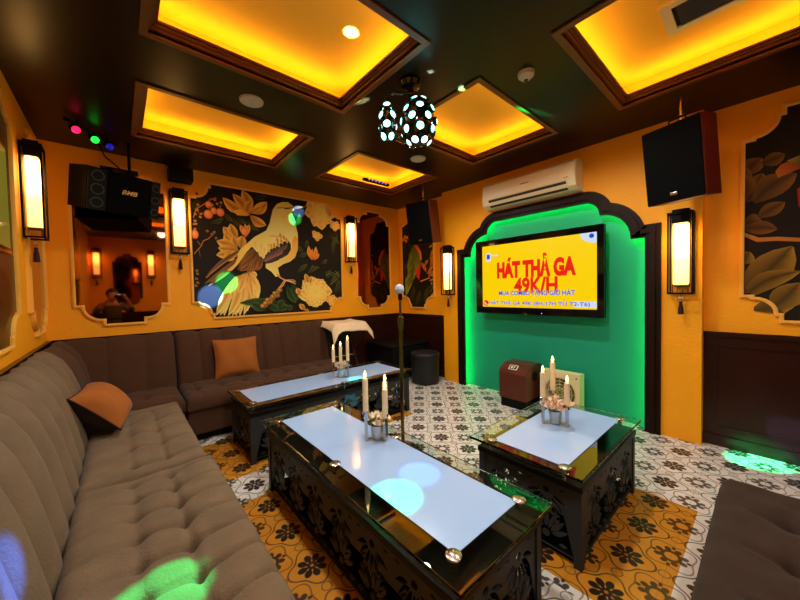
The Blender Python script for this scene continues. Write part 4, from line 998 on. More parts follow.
# ------------------------------------------------------------------ screen on the green wall
SX = 3.435
g = thing('television', (XR-.03, 1.74, 1.0), 'big flat screen with a yellow picture in front of the green alcove', 'television')
body = MB().box(SX+.004, 1.03, 1.0, SX+.055, 2.465, 1.888, .006).build('body', 'black_matte', g)
m = MB(); m.ring([(1.03, 1.0), (2.465, 1.0), (2.465, 1.888), (1.03, 1.888)], [(1.09, 1.078), (2.37, 1.078), (2.37, 1.82), (1.09, 1.82)], SX-.004, SX+.006, to_yz)
m.build('bezel', 'bezel', g)
MB().box(SX+.055, 1.35, 1.2, XR-.031, 2.1, 1.7).build('mount', 'black_matte', g)
scr = MB().box(SX-.001, 1.088, 1.076, SX+.005, 2.372, 1.822).build('screen', 'screen_yellow', g)
def screen_text(body, yl, yr, zb, zt, mm, dep, bold=.0, name='lettering', slant=0.):
    me = text_mesh(body, yl-yr, zt-zb, .0004, bold)
    for v in me.vertices:
        x, y, t = v.co
        v.co = (SX-dep-t, yl-x, zb+y+slant*x)
    m = MB(); m.mesh(me); return m.build(name, mm, scr)
screen_text('HÁT THẢ GA', 2.165, 1.275, 1.415, 1.672, 'screen_red', .003, .062)
screen_text('49K/H', 1.945, 1.455, 1.235, 1.418, 'screen_red', .003, .035)
for dz, bold, mm, dep in ((0, .05, 'screen_white', .0042), (0, .015, 'screen_blue', .0056)):
    screen_text('MUA COMBO TẶNG GIỜ HÁT', 2.139, 1.285, 1.205, 1.285, mm, dep, bold)
MB().box(SX-.0032, 1.092, 1.095, SX-.0012, 1.30, 1.158).build('caption_band', 'screen_white', scr)
for bold, mm, dep in ((.05, 'screen_white', .0042), (.012, 'screen_violet', .0056)):
    screen_text('HÁT THẢ GA 49K (8H-17H TỪ T2-T6)', 2.27, 1.15, 1.098, 1.162, mm, dep, bold)
MB().cyl((SX-.0012, 2.322, 1.125), (SX-.004, 2.322, 1.125), .034, n=24).build('phone_disc', 'screen_red', scr)
MB().tube([(SX-.006, 2.338, 1.140), (SX-.006, 2.335, 1.122), (SX-.006, 2.318, 1.108), (SX-.006, 2.304, 1.108)], .006, 6).build('phone_mark', 'screen_white', scr)
# corner moon and channel mark
m = MB(); pts = [(1.09, 1.82)]
for i in range(9):
    a = pi/2*i/8; pts.append((1.09+.15*cos(a), 1.82-.105*sin(a)))
m.prism(pts, SX-.0012, SX-.003, to_yz).build('corner_badge', 'screen_white', scr)
m = MB(); m.cyl((SX-.003, 1.135, 1.787), (SX-.0045, 1.135, 1.787), .022, n=18).build('badge_heart', 'screen_blue', scr)
m = MB().box(SX-.003, 2.25, 1.63, SX-.0012, 2.315, 1.735).build('channel_mark', 'screen_white', scr)
MB().box(SX-.0042, 2.262, 1.66, SX-.003, 2.303, 1.715).build('channel_heart', 'screen_blue', scr)
screen_text('karaoke', 2.24, 2.145, 1.69, 1.712, 'screen_white', .003, .02)
MB().box(SX-.005, 1.62, 1.016, SX-.0035, 1.63, 1.026).build('status_light', 'screen_white', g)

# ------------------------------------------------------------------ air conditioner
g = thing('air_conditioner', (XP, 1.745, 2.25), 'cream wall air conditioner mounted above the dark arch', 'air conditioner')
prof = [(XP-.001, 2.245), (XP-.001, 2.535), (XP-.06, 2.54), (XP-.165, 2.53), (XP-.19, 2.505), (XP-.205, 2.34), (XP-.185, 2.28), (XP-.12, 2.245)]
MB().prism(prof, 1.235, 2.275, lambda u, v, t: (u, t, v)).build('body', 'ac_plastic', g)
pr2 = [(XP-.168, 2.528), (XP-.196, 2.500), (XP-.211, 2.342), (XP-.206, 2.338), (XP-.19, 2.50), (XP-.165, 2.522)]
MB().prism(pr2, 1.245, 2.265, lambda u, v, t: (u, t, v)).build('front_panel', 'ac_plastic', g)
MB().prism([(XP-.206, 2.330), (XP-.208, 2.326), (XP-.198, 2.303), (XP-.192, 2.303)], 1.32, 2.19, lambda u, v, t: (u, t, v)).build('air_slot', 'ac_dark', g)
MB().prism([(XP-.200, 2.304), (XP-.206, 2.300), (XP-.184, 2.270), (XP-.178, 2.272)], 1.32, 2.19, lambda u, v, t: (u, t, v)).build('louver', 'ac_plastic', g)
MB().prism([(XP-.180, 2.272), (XP-.183, 2.268), (XP-.150, 2.255), (XP-.145, 2.26)], 1.32, 2.19, lambda u, v, t: (u, t, v)).build('air_slot', 'ac_dark', g)
MB().box(XP-.212, 1.30, 2.36, XP-.206, 1.34, 2.368).build('indicator', 'silver', g)
MB().box(XP-.2115, 1.70, 2.415, XP-.2040, 1.79, 2.427).build('badge', 'silver', g)

# ------------------------------------------------------------------ loudspeakers
def speaker(cx, cy, cz, yaw, pitch, w, h, d, label, cat='speaker'):
    g = thing('loudspeaker', (0, 0, 0), label, cat)
    MB().box(-w/2, .012, -h/2, w/2, d, h/2, .006).build('cabinet', 'speaker_wood', g)
    MB().box(-w/2+.004, 0, -h/2+.004, w/2-.004, .014, h/2-.004, .008).build('grille', 'grille_black', g)
    MB().box(-.022, -.003, -h/2+.045, .022, .001, -h/2+.068, .002).build('badge', 'silver', g)
    br = MB().tube([(-.05, d*.55, h/2), (-.05, d*.55, h/2+.045), (.05, d*.55, h/2+.045), (.05, d*.55, h/2)], .008, 6).build('bracket', 'black_matte', g, True)
    g.location = (cx, cy, cz); g.rotation_euler = (-pitch, 0, yaw+pi/2)
    return g
sp1 = speaker(2.98, 3.028, 2.17, 3.36, -.178, .36, .546, .234, 'tall black loudspeaker with red brown sides hung before the corner parrot painting')
sp2 = speaker(2.976, .473, 2.16, 2.826, -.15, .36, .536, .203, 'tall black loudspeaker with red brown side hung right of the arch, above a wall lamp')
# hanging rods up to the ceiling
for g, dd in ((sp1, .234), (sp2, .203)):
    n = Vector((cos(3.36 if g is sp1 else 2.826), sin(3.36 if g is sp1 else 2.826), 0))
    top = Vector(g.location) - n*dd*.55 + Vector((0, 0, .31))
    L = H - top.z
    rod = bpy.data.objects.new('hanging_rod', MB().cyl((0, 0, 0), (0, 0, .1), .009, n=10).build('tmp', 'silver').data)
    t_ = [o for o in COL.objects if o.name.startswith('tmp')]
    for o in t_: bpy.data.objects.remove(o)
    COL.objects.link(rod); rod.parent = g
    # local coordinates: undo the speaker's own rotation
    Mi = (Matrix.Translation(g.location) @ g.rotation_euler.to_matrix().to_4x4()).inverted()
    a = Mi @ (top+Vector((0, 0, -.02))); b = Mi @ Vector((top.x, top.y, H-.001))
    me = MB().cyl(a, b, .009, n=10)
    me2 = bpy.data.meshes.new('hanging_rod'); me.bm.to_mesh(me2); me.bm.free(); me2.materials.append(MATS['steel']); rod.data = me2

g = thing('karaoke_speaker', (0, 0, 0), 'wide black karaoke speaker hung on a bracket above the left scalloped mirror', 'speaker')
w, h, d = .515, .335, .33
front = [(-w/2, 0), (w/2, 0), (w/2, d), (-w/2, d)]
MB().prism([(x, y+.012) for x, y in front], -h/2, h/2, to_xy).build('cabinet', 'black_matte', g)
MB().box(-w/2+.125, -.012, -h/2+.005, w/2-.075, .013, h/2-.005, .012).build('grille', 'grille_black', g)
for x0, x1 in ((-w/2+.004, -w/2+.125), (w/2-.075, w/2-.004)):
    bf = MB().box(x0, -.004, -h/2+.004, x1, .013, h/2-.004, .004).build('baffle', 'black_matte', g)
    xc = (x0+x1)/2; R_ = min(.042, (x1-x0)/2-.005)
    for zc in (-.105, .0, .105):
        rr = R_ if zc else R_*1.05
        MM = Matrix.Translation((xc, -.004, zc)) @ Matrix.Rotation(pi/2, 4, 'X')
        MB().lathe([(rr, -.002), (rr, .004), (rr*.84, .005), (rr*.80, -.001)], n=20, M=MM, cap=False).build('port_ring', 'carved_black', bf, True)
        MB().lathe([(0, -.0005), (rr*.8, .0005)], n=20, M=MM).build('port', 'black_matte', bf)
me = text_mesh('BMB', .105, .036, .001, .012)
for v in me.vertices:
    x, y, t = v.co; v.co = (-.035+x+.012*(y/.036), -.0125-t, .0+y)
MB().mesh(me).build('brand_lettering', 'gold_text', g)
g.location = (.077, 3.636, 2.165); g.rotation_euler = (.225, 0, -1.191+pi/2)
Mi = (Matrix.Translation(g.location) @ g.rotation_euler.to_matrix().to_4x4()).inverted()
def loc_pt(*p): return Mi @ Vector(p)
m = MB(); top = Vector((.11, 3.80, 2.36))
m.cyl(Mi @ Vector((.11, 3.80, 2.33)), loc_pt(.11, 3.80, H-.001), .012, n=10); m.ball(loc_pt(.11, 3.80, 2.37), .04, nu=12, nv=8)
m.tube([loc_pt(.11, 3.80, 2.37), loc_pt(-.05, 3.83, 2.52), loc_pt(-.10, 3.9, H-.002)], .006, 6)
me2 = bpy.data.meshes.new('bracket'); m.bm.to_mesh(me2); m.bm.free(); me2.materials.append(MATS['black_matte'])
br = bpy.data.objects.new('bracket', me2); COL.objects.link(br); br.parent = g

# ------------------------------------------------------------------ tables
def tear(cx, cy, ang, L, W, n=7):
    """teardrop hole: pointed at both ends, fat past the middle"""
    P = []
    for i in range(n+1):
        s = i/n; hw = W/2*sin(pi*s**.8); P.append((s*L, hw))
    for i in range(n-1, 0, -1):
        s = i/n; hw = W/2*sin(pi*s**.8); P.append((s*L, -hw*.55))
    return [(cx+x*cos(ang)-y*sin(ang), cy+x*sin(ang)+y*cos(ang)) for x, y in P]
def carved(L, Hh):
    """carved damask screen panel L x Hh: returns a mesh in XY"""
    holes = []; n = max(1, round(L/.235)); u = (L-.05)/n
    def circ(x, y, r): return [(x+r*cos(2*pi*k/10), y+r*sin(2*pi*k/10)) for k in range(10)]
    for i in range(n):
        cx = .025+u*(i+.5)
        for cy, sgn in ((.055, 1), (Hh-.055, -1)):
            for k, dg in enumerate((-66, -44, -22, 0, 22, 44, 66)):
                a = radians(90+dg)*sgn; LL = (.080, .092, .105, .112, .105, .092, .080)[k]
                holes.append(tear(cx+.032*cos(a), cy+.032*sin(a), a, LL, .030))
            holes.append(circ(cx, cy, .017))
        for sx in (-1, 1):
            xx = cx+sx*u*.31
            for a in (90+sx*40, 270-sx*40): holes.append(tear(xx, Hh/2+(.02 if a < 180 else -.02), radians(a), .055, .022))
            holes.append(tear(cx+sx*.022, Hh/2, 0 if sx > 0 else pi, .045, .018))
            for yy in (.03, Hh-.03): holes.append(tear(cx+sx*u*.30, yy, 0 if sx > 0 else pi, .034, .015))
    return fill_mesh([(0, 0), (L, 0), (L, Hh), (0, Hh)], holes, .010)
def table(x0, x1, y0, y1, film, base, label, mids):
    g = thing('coffee_table', ((x0+x1)/2, (y0+y1)/2, 0), label, 'table')
    bx0, bx1, by0, by1 = base
    HB = .395
    MB().box(bx0+.03, by0+.03, 0, bx1-.03, by1-.03, .045).build('plinth', 'black_matte', g)
    t = .035
    for x in (bx0, bx1-t):
        for y in (by0, by1-t): MB().box(x, y, .0, x+t, y+t, HB-.032).build('corner_post', 'carved_black', g)
    top = MB().box(bx0-.006, by0-.006, HB-.032, bx1+.006, by1+.006, HB, .004).build('top_frame', 'frame_black', g)
    Lx, Ly, Hp = bx1-bx0-2*t, by1-by0-2*t, HB-.067
    cx_ = carved(Lx, Hp); cy_ = carved(Ly, Hp)
    for y in (by0+.012, by1-.012):
        m = MB().mesh(cx_); m._xf(m.bm.verts, Matrix.Translation((bx0+t, y, .035)) @ Matrix.Rotation(pi/2, 4, 'X')); m.build('carved_panel', 'carved_black', g)
    for x in (bx0+.012, bx1-.012):
        m = MB().mesh(cy_); m._xf(m.bm.verts, Matrix.Translation((x, by0+t, .035)) @ Rz(pi/2) @ Matrix.Rotation(pi/2, 4, 'X')); m.build('carved_panel', 'carved_black', g)
    MB().box(x0, y0, .436, x1, y1, .450, .004, 2).build('glass_top', 'glass', g)
    fx0, fx1, fy0, fy1 = film
    MB().box(fx0, fy0, .4503, fx1, fy1, .4525).build('white_panel', 'film_white', g)
    for x, y in [(fx0-.012, fy0+.0), (fx1+.012, fy0+.0), (fx0-.012, fy1), (fx1+.012, fy1)]+mids:
        MB().lathe([(.012, -.054), (.012, .0), (.027, .0005), (.027, .006), (.024, .0085), (0, .009)], (x, y, .4525), 28).build('standoff', 'steel', g, True)
    return g
table(.687, 1.266, .556, 2.228, (.785, 1.165, .655, 2.125), (.708, 1.245, .598, 2.175), 'long low glass topped black carved table in the foreground, lying along the left sofa', [(.773, 1.40), (1.177, 1.42)])
table(.690, 2.365, 2.535, 3.142, (.765, 2.27, 2.615, 3.045), (.715, 2.335, 2.565, 3.105), 'long low glass topped black carved table in front of the rear sofa', [(1.55, 2.60), (1.55, 3.06)])
table(1.503, 2.477, .535, 1.142, (1.562, 2.372, .628, 1.02), (1.545, 2.415, .555, 1.105), 'shorter glass topped black carved table on the right, nearest the green arch', [])

# ------------------------------------------------------------------ candle holders, candles, flowers
TT = .4527
def rose(m, c, R_, seed):
    rnd = random.Random(seed); c = Vector(c)
    for ring_n, rr, tilt in ((3, .30, .15), (5, .62, .55), (6, .95, 1.05)):
        for k in range(ring_n):
            a = 2*pi*k/ring_n + rnd.random()*.6; P = []
            for i in range(5):
                s = i/4; row = []
                for j in range(5):
                    q = (j-2)/2
                    wd = rr*R_*1.0*sin(pi*(.18+.62*s))
                    rad = R_*(rr*.45+ rr*.65*s*sin(tilt)); zz = R_*(.9*s*cos(tilt)+.12*(1-abs(q)) - .10*q*q*s) - R_*.35*rr
                    ang = a+q*wd/max(rad, R_*.35)*.6
                    row.append(c+Vector((rad*cos(ang), rad*sin(ang), zz)))
                P.append(row)
            m.grid(P)
    m.ball(c+Vector((0, 0, R_*.1)), R_*.28, nu=8, nv=6)
def centrepiece(x, y, rot, posts, label_h, fl_label, cl_labels, rose_m, grp_seed, spread):
    """posts: list of (dx,dy,cup height,candle height)"""
    g = thing('candle_holder', (x, y, TT), label_h, 'candle holder', 'silver candle holders')
    c, s_ = cos(rot), sin(rot)
    def W(dx, dy, dz=0): return Vector((x+dx*c-dy*s_, y+dx*s_+dy*c, TT+dz))
    for i, (dx, dy, hp, hc) in enumerate(posts):
        m = MB(); a = W(dx, dy); b = W(0, 0)
        d = (b-a).normalized(); n = Vector((-d.y, d.x, 0))*.011
        def bar(p, q, th):
            # flat bar from p to q
            dd = (q-p).normalized(); k = n.normalized().cross(dd).normalized()*th/2
            V = [m.bm.verts.new(v) for v in (p+n+k, p-n+k, p-n-k, p+n-k, q+n+k, q-n+k, q-n-k, q+n-k)]
            for f in ((0, 1, 2, 3), (7, 6, 5, 4), (0, 4, 5, 1), (1, 5, 6, 2), (2, 6, 7, 3), (3, 7, 4, 0)): m.bm.faces.new([V[j] for j in f])
        z = Vector((0, 0, 1))
        bar(a+z*.005, b+z*.005, .010); bar(a+z*.001, a+z*hp, .014)
        m.build('arm', 'silver', g)
        MB().lathe([(.010, 0), (.019, .004), (.020, .020), (.017, .022), (.016, .012), (0, .011)], tuple(a+z*(hp-.004)), 16).build('candle_cup', 'silver', g, True)
        t = thing('candle', tuple(a+z*(hp+.008)), cl_labels[i], 'candle', 'slim lit candles in the holders')
        r = .016
        MB().lathe([(r, 0), (r*.98, hc*.9), (r*.9, hc-.004), (r*.5, hc-.001), (0, hc-.003)], tuple(a+z*(hp+.008)), 16).build('wax', 'candle_wax', t, True)
        tip = a+z*(hp+.008+hc-.004)
        MB().cyl(tip, tip+z*.008, .0015, n=6).build('wick', 'black_matte', t)
        MB().lathe([(0, 0), (.006, .006), (.0085, .014), (.006, .026), (.002, .038), (0, .042)], tuple(tip+z*.004), 12).build('flame', 'flame', t, True)
    MB().lathe([(.0, .009), (.029, .009), (.033, .02), (.040, .085), (.037, .085), (.031, .022), (0, .016)], (x, y, TT), 24).build('cup', 'cup_silver', g, True)
    f = thing('flower_arrangement', (x, y, TT+.08), fl_label, 'flowers', 'artificial flowers in silver cups')
    rnd = random.Random(grp_seed)
    spots = [(0, 0, .135), (.045, .01, .115), (-.045, .012, .118), (.012, -.048, .112), (-.02, .046, .114), (.035, -.03, .14)] if spread < 1.2 else \
            [(0, 0, .15), (.05, .0, .12), (-.05, .012, .12), (.0, -.05, .115), (-.01, .05, .12), (.05, -.045, .14), (-.045, -.04, .125)]
    for i, (dx, dy, dz) in enumerate(spots):
        m = MB(); rose(m, W(dx, dy, dz), (.036 if spread < 1.05 else .043), grp_seed*10+i); m.build('rose', rose_m, f, True, fix=False)
    for i in range(9):
        a = 2*pi*i/9+rnd.random(); m = MB(); P = []
        b = W(0, 0, .085); L = rnd.uniform(.06, .085)
        for k in range(5):
            q = k/4; w_ = .013*sin(pi*(.1+.85*q)); ctr = b+Vector((cos(a)*(L*q), sin(a)*L*q, .045*q-.02*q*q))
            nn = Vector((-sin(a), cos(a), 0)); P.append([ctr-nn*w_, ctr-Vector((0, 0, .003)), ctr+nn*w_])
        m.grid(P); m.build('leaf', 'leaf_green', f, True, fix=False)
R55 = radians(-41)
centrepiece(1.09, 1.474, R55, [(-.062, -.02, .155, .195), (.048, -.03, .14, .15), (.045, .055, .155, .155)],
    'silver candle holder with three candles on the foreground table', 'white and yellow green flowers in the cup on the foreground table',
    ['left candle of three on the foreground table', 'right front candle on the foreground table', 'rear candle of three on the foreground table'], 'rose_white', 3, 1.0)
centrepiece(1.635, 2.79, R55, [(-.07, -.02, .14, .14), (-.012, .05, .14, .16), (.07, -.015, .15, .215)],
    'silver candle holder with three candles on the rear table', 'white flowers in the cup on the rear table',
    ['left candle of three on the rear table', 'middle candle of three on the rear table', 'tallest candle, right of three on the rear table'], 'rose_white', 5, 1.1)
centrepiece(2.02, .875, R55, [(-.072, .01, .15, .165), (.02, .075, .17, .19), (.048, -.05, .11, .155)],
    'silver candle holder with three candles on the right table', 'pale pink roses in the cup on the right table',
    ['left candle of three on the right table', 'tallest middle candle on the right table', 'right front candle on the right table'], 'rose_pink', 9, 1.3)
# ------------------------------------------------------------------ sofas
def cushion(x0, x1, y0, y1, z0, z1, buttons=(), creases=(), R=.05, crown=.012, step=.010, wob=0.004):
    """soft box: rounded edges, crowned top, button dimples, crease segments ((ax,ay,bx,by,depth,width))"""
    m = MB(); nx = max(8, int((x1-x0)/step)); ny = max(8, int((y1-y0)/step))
    def h(x, y):
        d = min(x-x0, x1-x, y-y0, y1-y); z = z1
        if d < R: z -= R-sqrt(max(0, R*R-(R-d)**2))
        z += crown*sin(pi*(x-x0)/(x1-x0))*sin(pi*(y-y0)/(y1-y0)) - crown
        z += wob*sin(x*31+y*17)*sin(y*23-x*9)
        for bx, by in buttons:
            r2 = ((x-bx)**2+(y-by)**2); z -= .030*exp(-r2/(2*.016**2)) + .022*exp(-r2/(2*.05**2))
        for ax, ay, bx, by, dp, wd in creases:
            dx, dy = bx-ax, by-ay; L2 = dx*dx+dy*dy; t = min(1, max(0, ((x-ax)*dx+(y-ay)*dy)/L2))
            r2 = (x-ax-t*dx)**2+(y-ay-t*dy)**2; z -= dp*exp(-r2/(2*wd**2))
        return z
    xs = [x0+(x1-x0)*i/nx for i in range(nx+1)]; ys = [y0+(y1-y0)*j/ny for j in range(ny+1)]
    V = m.grid([[(x, y, h(x, y)) for y in ys] for x in xs])
    loop = [V[i][0] for i in range(nx+1)]+[V[nx][j] for j in range(1, ny+1)]+[V[i][ny] for i in range(nx-1, -1, -1)]+[V[0][j] for j in range(ny-1, 0, -1)]
    cx, cy = (x0+x1)/2, (y0+y1)/2
    low = []
    for zz, ins in ((z0+.03, -.004), (z0+.008, .0), (z0, .012)):
        nl = []
        for v in loop:
            x, y = v.co.x, v.co.y
            if abs(v.co.x-x0) < 1e-6: x += ins
            if abs(v.co.x-x1) < 1e-6: x -= ins
            if abs(v.co.y-y0) < 1e-6: y += ins
            if abs(v.co.y-y1) < 1e-6: y -= ins
            nl.append((x, y, zz))
        low.append([m.bm.verts.new(c) for c in nl])
    prev = loop; n = len(loop)
    for ring in low:
        for i in range(n): m.bm.faces.new((prev[i], prev[(i+1) % n], ring[(i+1) % n], ring[i]))
        prev = ring
    m.bm.faces.new(prev)
    return m
def channel_back(prof, a0, a1, seams, amp, to3, endround=.03):
    """prof: list of (d,z) around the section; a runs along the wall; seams: positions of the stitched channels"""
    m = MB(); n = len(prof); na = max(12, int((a1-a0)/.0125))
    N_ = []
    for i in range(n):
        p0 = Vector(prof[max(0, i-1)]); p1 = Vector(prof[min(n-1, i+1)]); t = (p1-p0).normalized(); N_.append(Vector((t.y, -t.x)))
    rows = []
    sm = sorted(seams); sg = 1 if prof[0][0] > prof[-1][0] else -1
    for k in range(na+1):
        a = a0+(a1-a0)*k/na
        lo = max([s for s in sm if s <= a+1e-6], default=a0); hi = min([s for s in sm if s > a+1e-6], default=a1)
        q = (a-lo)/max(hi-lo, 1e-6); b = amp*(abs(sin(pi*q))**.5-1)
        e = min(a-a0, a1-a); er = 0
        if e < endround: er = -(endround-sqrt(max(0, endround**2-(endround-e)**2)))
        row = []
        for i in range(n):
            f = 1 if i < n-2 else 0
            p = Vector(prof[i])+N_[i]*(b+er)*sg*f
            row.append(to3(p.x, p.y, a))
        rows.append(row)
    V = m.grid(rows)
    for row in (V[0], V[-1]): m.bm.faces.new(row)
    for k in range(na): m.bm.faces.new((V[k][0], V[k+1][0], V[k+1][-1], V[k][-1]))
    return m
# ---- left sofa
SF, SB = .345, -.175
g = thing('sofa', (-.06, 1.7, 0), 'long taupe tufted sofa along the left wall, nearest the camera', 'sofa')
profL = [(-.16, .29), (-.178, .43), (-.200, .55), (-.228, .68), (-.262, .79), (-.302, .87), (-.355, .925), (-.395, .945), (-.43, .935), (-.448, .88), (-.45, .29)]
seams = [.25+.201*i for i in range(15)]
channel_back(profL, .25, 3.27, seams, .060, lambda d, z, a: (d, a, z)).build('backrest', 'suede', g, True, 60)
MB().box(-.455, .25, .075, .325, 3.265, .285, .012).build('base', 'suede', g)
MB().box(-.44, .29, 0, .27, 3.23, .075).build('plinth', 'black_matte', g)
for y0, y1 in ((.25, .792), (.798, 2.062), (2.068, 3.268)):
    bt = []; cr = []
    n = max(1, round((y1-y0)/(.158 if y0 < 2 else .24))); p = (y1-y0)/n
    for i in range(n):
        yy = y0+p*(i+.5)
        bt += [(.165, yy), (.02, yy)]
        jig = .02*(-1)**i
        cr += [(.02, yy, .165, yy, .020, .008), (.165, yy, .42, yy+.02, .024, .007), (-.18, yy-.03, .02, yy, .012, .009)]
        if i < n-1: cr += [(.165, yy, .165, yy+p, .014, .010), (.02, yy, .02, yy+p, .007, .012)]
    cushion(SB-.01, SF+(.028 if y0 < 1.9 else .004), y0, y1, .285, .437, bt, cr, R=.05, crown=.02).build('seat_cushion', 'suede', g, True, 60)
# ---- corner unit
g = thing('sofa', (-.03, 3.72, 0), 'brown plain corner sofa unit in the left rear corner', 'sofa')
profC = [(3.80, .29), (3.815, .43), (3.84, .55), (3.875, .68), (3.905, .79), (3.935, .86), (3.975, .91), (4.02, .925), (4.08, .915), (4.135, .87), (4.14, .29)]
channel_back(profC, -.44, .405, [-.44, -.10, .17], .016, lambda d, z, a: (a, d, z)).build('backrest', 'suede_shaded', g, True, 60)
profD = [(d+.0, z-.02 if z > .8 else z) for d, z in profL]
channel_back(profD, 3.29, 4.14, [3.29, 3.72], .016, lambda d, z, a: (d, a, z)).build('side_backrest', 'suede_shaded', g, True, 60)
MB().box(-.44, 3.29, .075, .395, 4.13, .285, .012).build('base', 'suede_shaded', g)
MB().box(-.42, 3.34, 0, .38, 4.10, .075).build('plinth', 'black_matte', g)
cushion(-.16, .400, 3.262+.02, 3.83, .285, .435, [(.14, 3.5)], [], R=.05).build('seat_cushion', 'suede_shaded', g, True, 60)
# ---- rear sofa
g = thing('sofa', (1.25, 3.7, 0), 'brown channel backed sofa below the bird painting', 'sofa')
channel_back(profC, .412, 2.09, [.412+.21*i for i in range(8)], .034, lambda d, z, a: (a, d, z)).build('backrest', 'suede_shaded', g, True, 60)
MB().box(.412, 3.27, .075, 2.09, 4.13, .285, .012).build('base', 'suede_shaded', g)
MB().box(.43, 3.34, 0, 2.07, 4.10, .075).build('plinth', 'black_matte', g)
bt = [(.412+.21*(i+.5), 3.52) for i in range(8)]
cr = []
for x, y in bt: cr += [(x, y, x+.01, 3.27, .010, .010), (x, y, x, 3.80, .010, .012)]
cushion(.412, 2.095, 3.25, 3.83, .285, .44, bt, cr, R=.055).build('seat_cushion', 'suede_shaded', g, True, 60)
# ---- bench at the right
g = thing('bench', (1.45, -.2, 0), 'dark brown tufted bench seat cut off at the lower right corner', 'bench')
bt = [(x, y) for x in (1.02, 1.28, 1.54, 1.80) for y in (-.06, -.30)]
cr = []
for x, y in bt: cr += [(x, y, x, y+.10, .010, .010), (x, y, x+.13, y+.005, .006, .014)]
def bench_top():
    return cushion(.72, 2.075, -.52, .148, .285, .44, bt, cr, R=.055)
m = bench_top()
# rounded plan corner
for v in m.bm.verts:
    for cx, cy in ((2.075, .148), (.72, .148)):
        sx = 1 if cx > 1 else -1; r = .05
        dx = (v.co.x-(cx-sx*r))*sx; dy = v.co.y-(cy-r)
        if dx > 0 and dy > 0:
            L = sqrt(dx*dx+dy*dy); mx = max(dx, dy); k = mx/L; v.co.x = cx-sx*r+sx*dx*k; v.co.y = cy-r+dy*k
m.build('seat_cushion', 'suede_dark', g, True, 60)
MB().box(.74, -.50, .075, 2.055, .128, .285, .02).build('base', 'suede_dark', g)
MB().box(.80, -.46, 0, 1.99, .08, .075).build('plinth', 'black_matte', g)

# ---- cushions
def pillow(name, M, w, h, t, label, front, back):
    g = thing(name, M @ Vector((0, 0, 0)), label, 'cushion')
    for sg, mm, nm in ((1, front, 'front_cover'), (-1, back, 'back_cover')):
        m = MB(); n = 22; P = []
        for i in range(n+1):
            u = -1+2*i/n; row = []
            for j in range(n+1):
                v = -1+2*j/n
                th = t/2*((1-abs(u)**2.6)*(1-abs(v)**2.6))**.5
                pinch = 1-.075*(1-u*u)*abs(v)**3; pinch2 = 1-.075*(1-v*v)*abs(u)**3
                th += .006*sin(u*7+v*3)*(1-u*u)*(1-v*v)
                row.append(M @ Vector((u*w/2*pinch2, v*h/2*pinch, sg*th)))
            P.append(row)
        m.grid(P); m.build(nm, mm, g, True, 80, fix=False)
    pts = []
    n = 14
    for (ua, va, ub, vb) in ((-1, -1, 1, -1), (1, -1, 1, 1), (1, 1, -1, 1), (-1, 1, -1, -1)):
        for k in range(n):
            u = ua+(ub-ua)*k/n; v = va+(vb-va)*k/n
            pts.append(M @ Vector((u*w/2*(1-.075*(1-v*v)*abs(u)**3), v*h/2*(1-.075*(1-u*u)*abs(v)**3), 0)))
    MB().tube(pts, .005, 6, True).build('piping', front, g, True)
    return g
# rear sofa cushion leaning on the backrest
Mp = Matrix.Translation((.935, 3.775, .625)) @ Rz(radians(-2)) @ Matrix.Rotation(radians(74), 4, 'X')
pillow('cushion', Mp, .43, .40, .13, 'square burnt orange cushion leaning on the rear sofa', 'cushion_orange', 'cushion_orange')
# left sofa cushion lying against the backrest
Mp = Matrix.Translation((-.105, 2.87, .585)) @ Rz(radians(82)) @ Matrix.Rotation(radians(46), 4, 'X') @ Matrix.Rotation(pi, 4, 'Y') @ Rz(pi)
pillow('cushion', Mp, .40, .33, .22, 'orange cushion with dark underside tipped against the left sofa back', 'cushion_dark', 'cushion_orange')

# ------------------------------------------------------------------ far corner things
g = thing('stool', (3.215, 3.19, 0), 'round black upholstered stool in the far corner left of the arch', 'stool')
MB().lathe([(0, .012), (.185, .012), (.195, .03), (.197, .38)], (3.215, 3.19, 0), 36).build('body', 'stool_black', g, True)
MB().lathe([(.197, .378), (.205, .39), (.205, .41), (.19, .432), (.15, .44), (0, .442)], (3.215, 3.19, 0), 36).build('seat_pad', 'stool_black', g, True)
MB().lathe([(.199, .374), (.209, .377), (.209, .385), (.199, .388)], (3.215, 3.19, 0), 36, cap=False).build('piping', 'stool_black', g, True)
for k in range(4):
    a = pi/4+k*pi/2; MB().lathe([(.02, 0), (.02, .014)], (3.215+.15*cos(a), 3.19+.15*sin(a), 0), 12).build('foot', 'black_matte', g)
g = thing('storage_box', (3.2, 3.80, 0), 'low black bench box in the dark far corner behind the stool', 'box')
MB().box(2.88, 3.48, .03, 3.57, 4.10, .47, .015).build('body', 'box_black', g)
MB().box(2.87, 3.47, .472, 3.58, 4.11, .515, .015).build('lid', 'box_black', g)
for x in (2.92, 3.53):
    for y in (3.52, 4.06): MB().box(x-.02, y-.02, 0, x+.02, y+.02, .03).build('foot', 'black_matte', g)
# tray stand with towel
g = thing('tray_stand', (2.40, 3.80, 0), 'folding dark tray stand right of the rear sofa under the white towel', 'stand')
for k, (ya, yb) in enumerate(((3.68, 4.00), (4.00, 3.68))):
    x0, x1 = (2.12, 2.48) if k == 0 else (2.15, 2.45)
    MB().tube([(x0, ya, .012), (x0, yb, .835), (x1, yb, .835), (x1, ya, .012)], .012, 8).build('leg_frame', 'dark_wood', g, True)
MB().cyl((2.11, 3.84, .424), (2.49, 3.84, .424), .007, n=8).build('pivot_rod', 'steel', g, True)
for x in (2.20, 2.30, 2.40): MB().box(x-.02, 3.68, .846, x+.02, 4.00, .850).build('strap', 'black_matte', g)
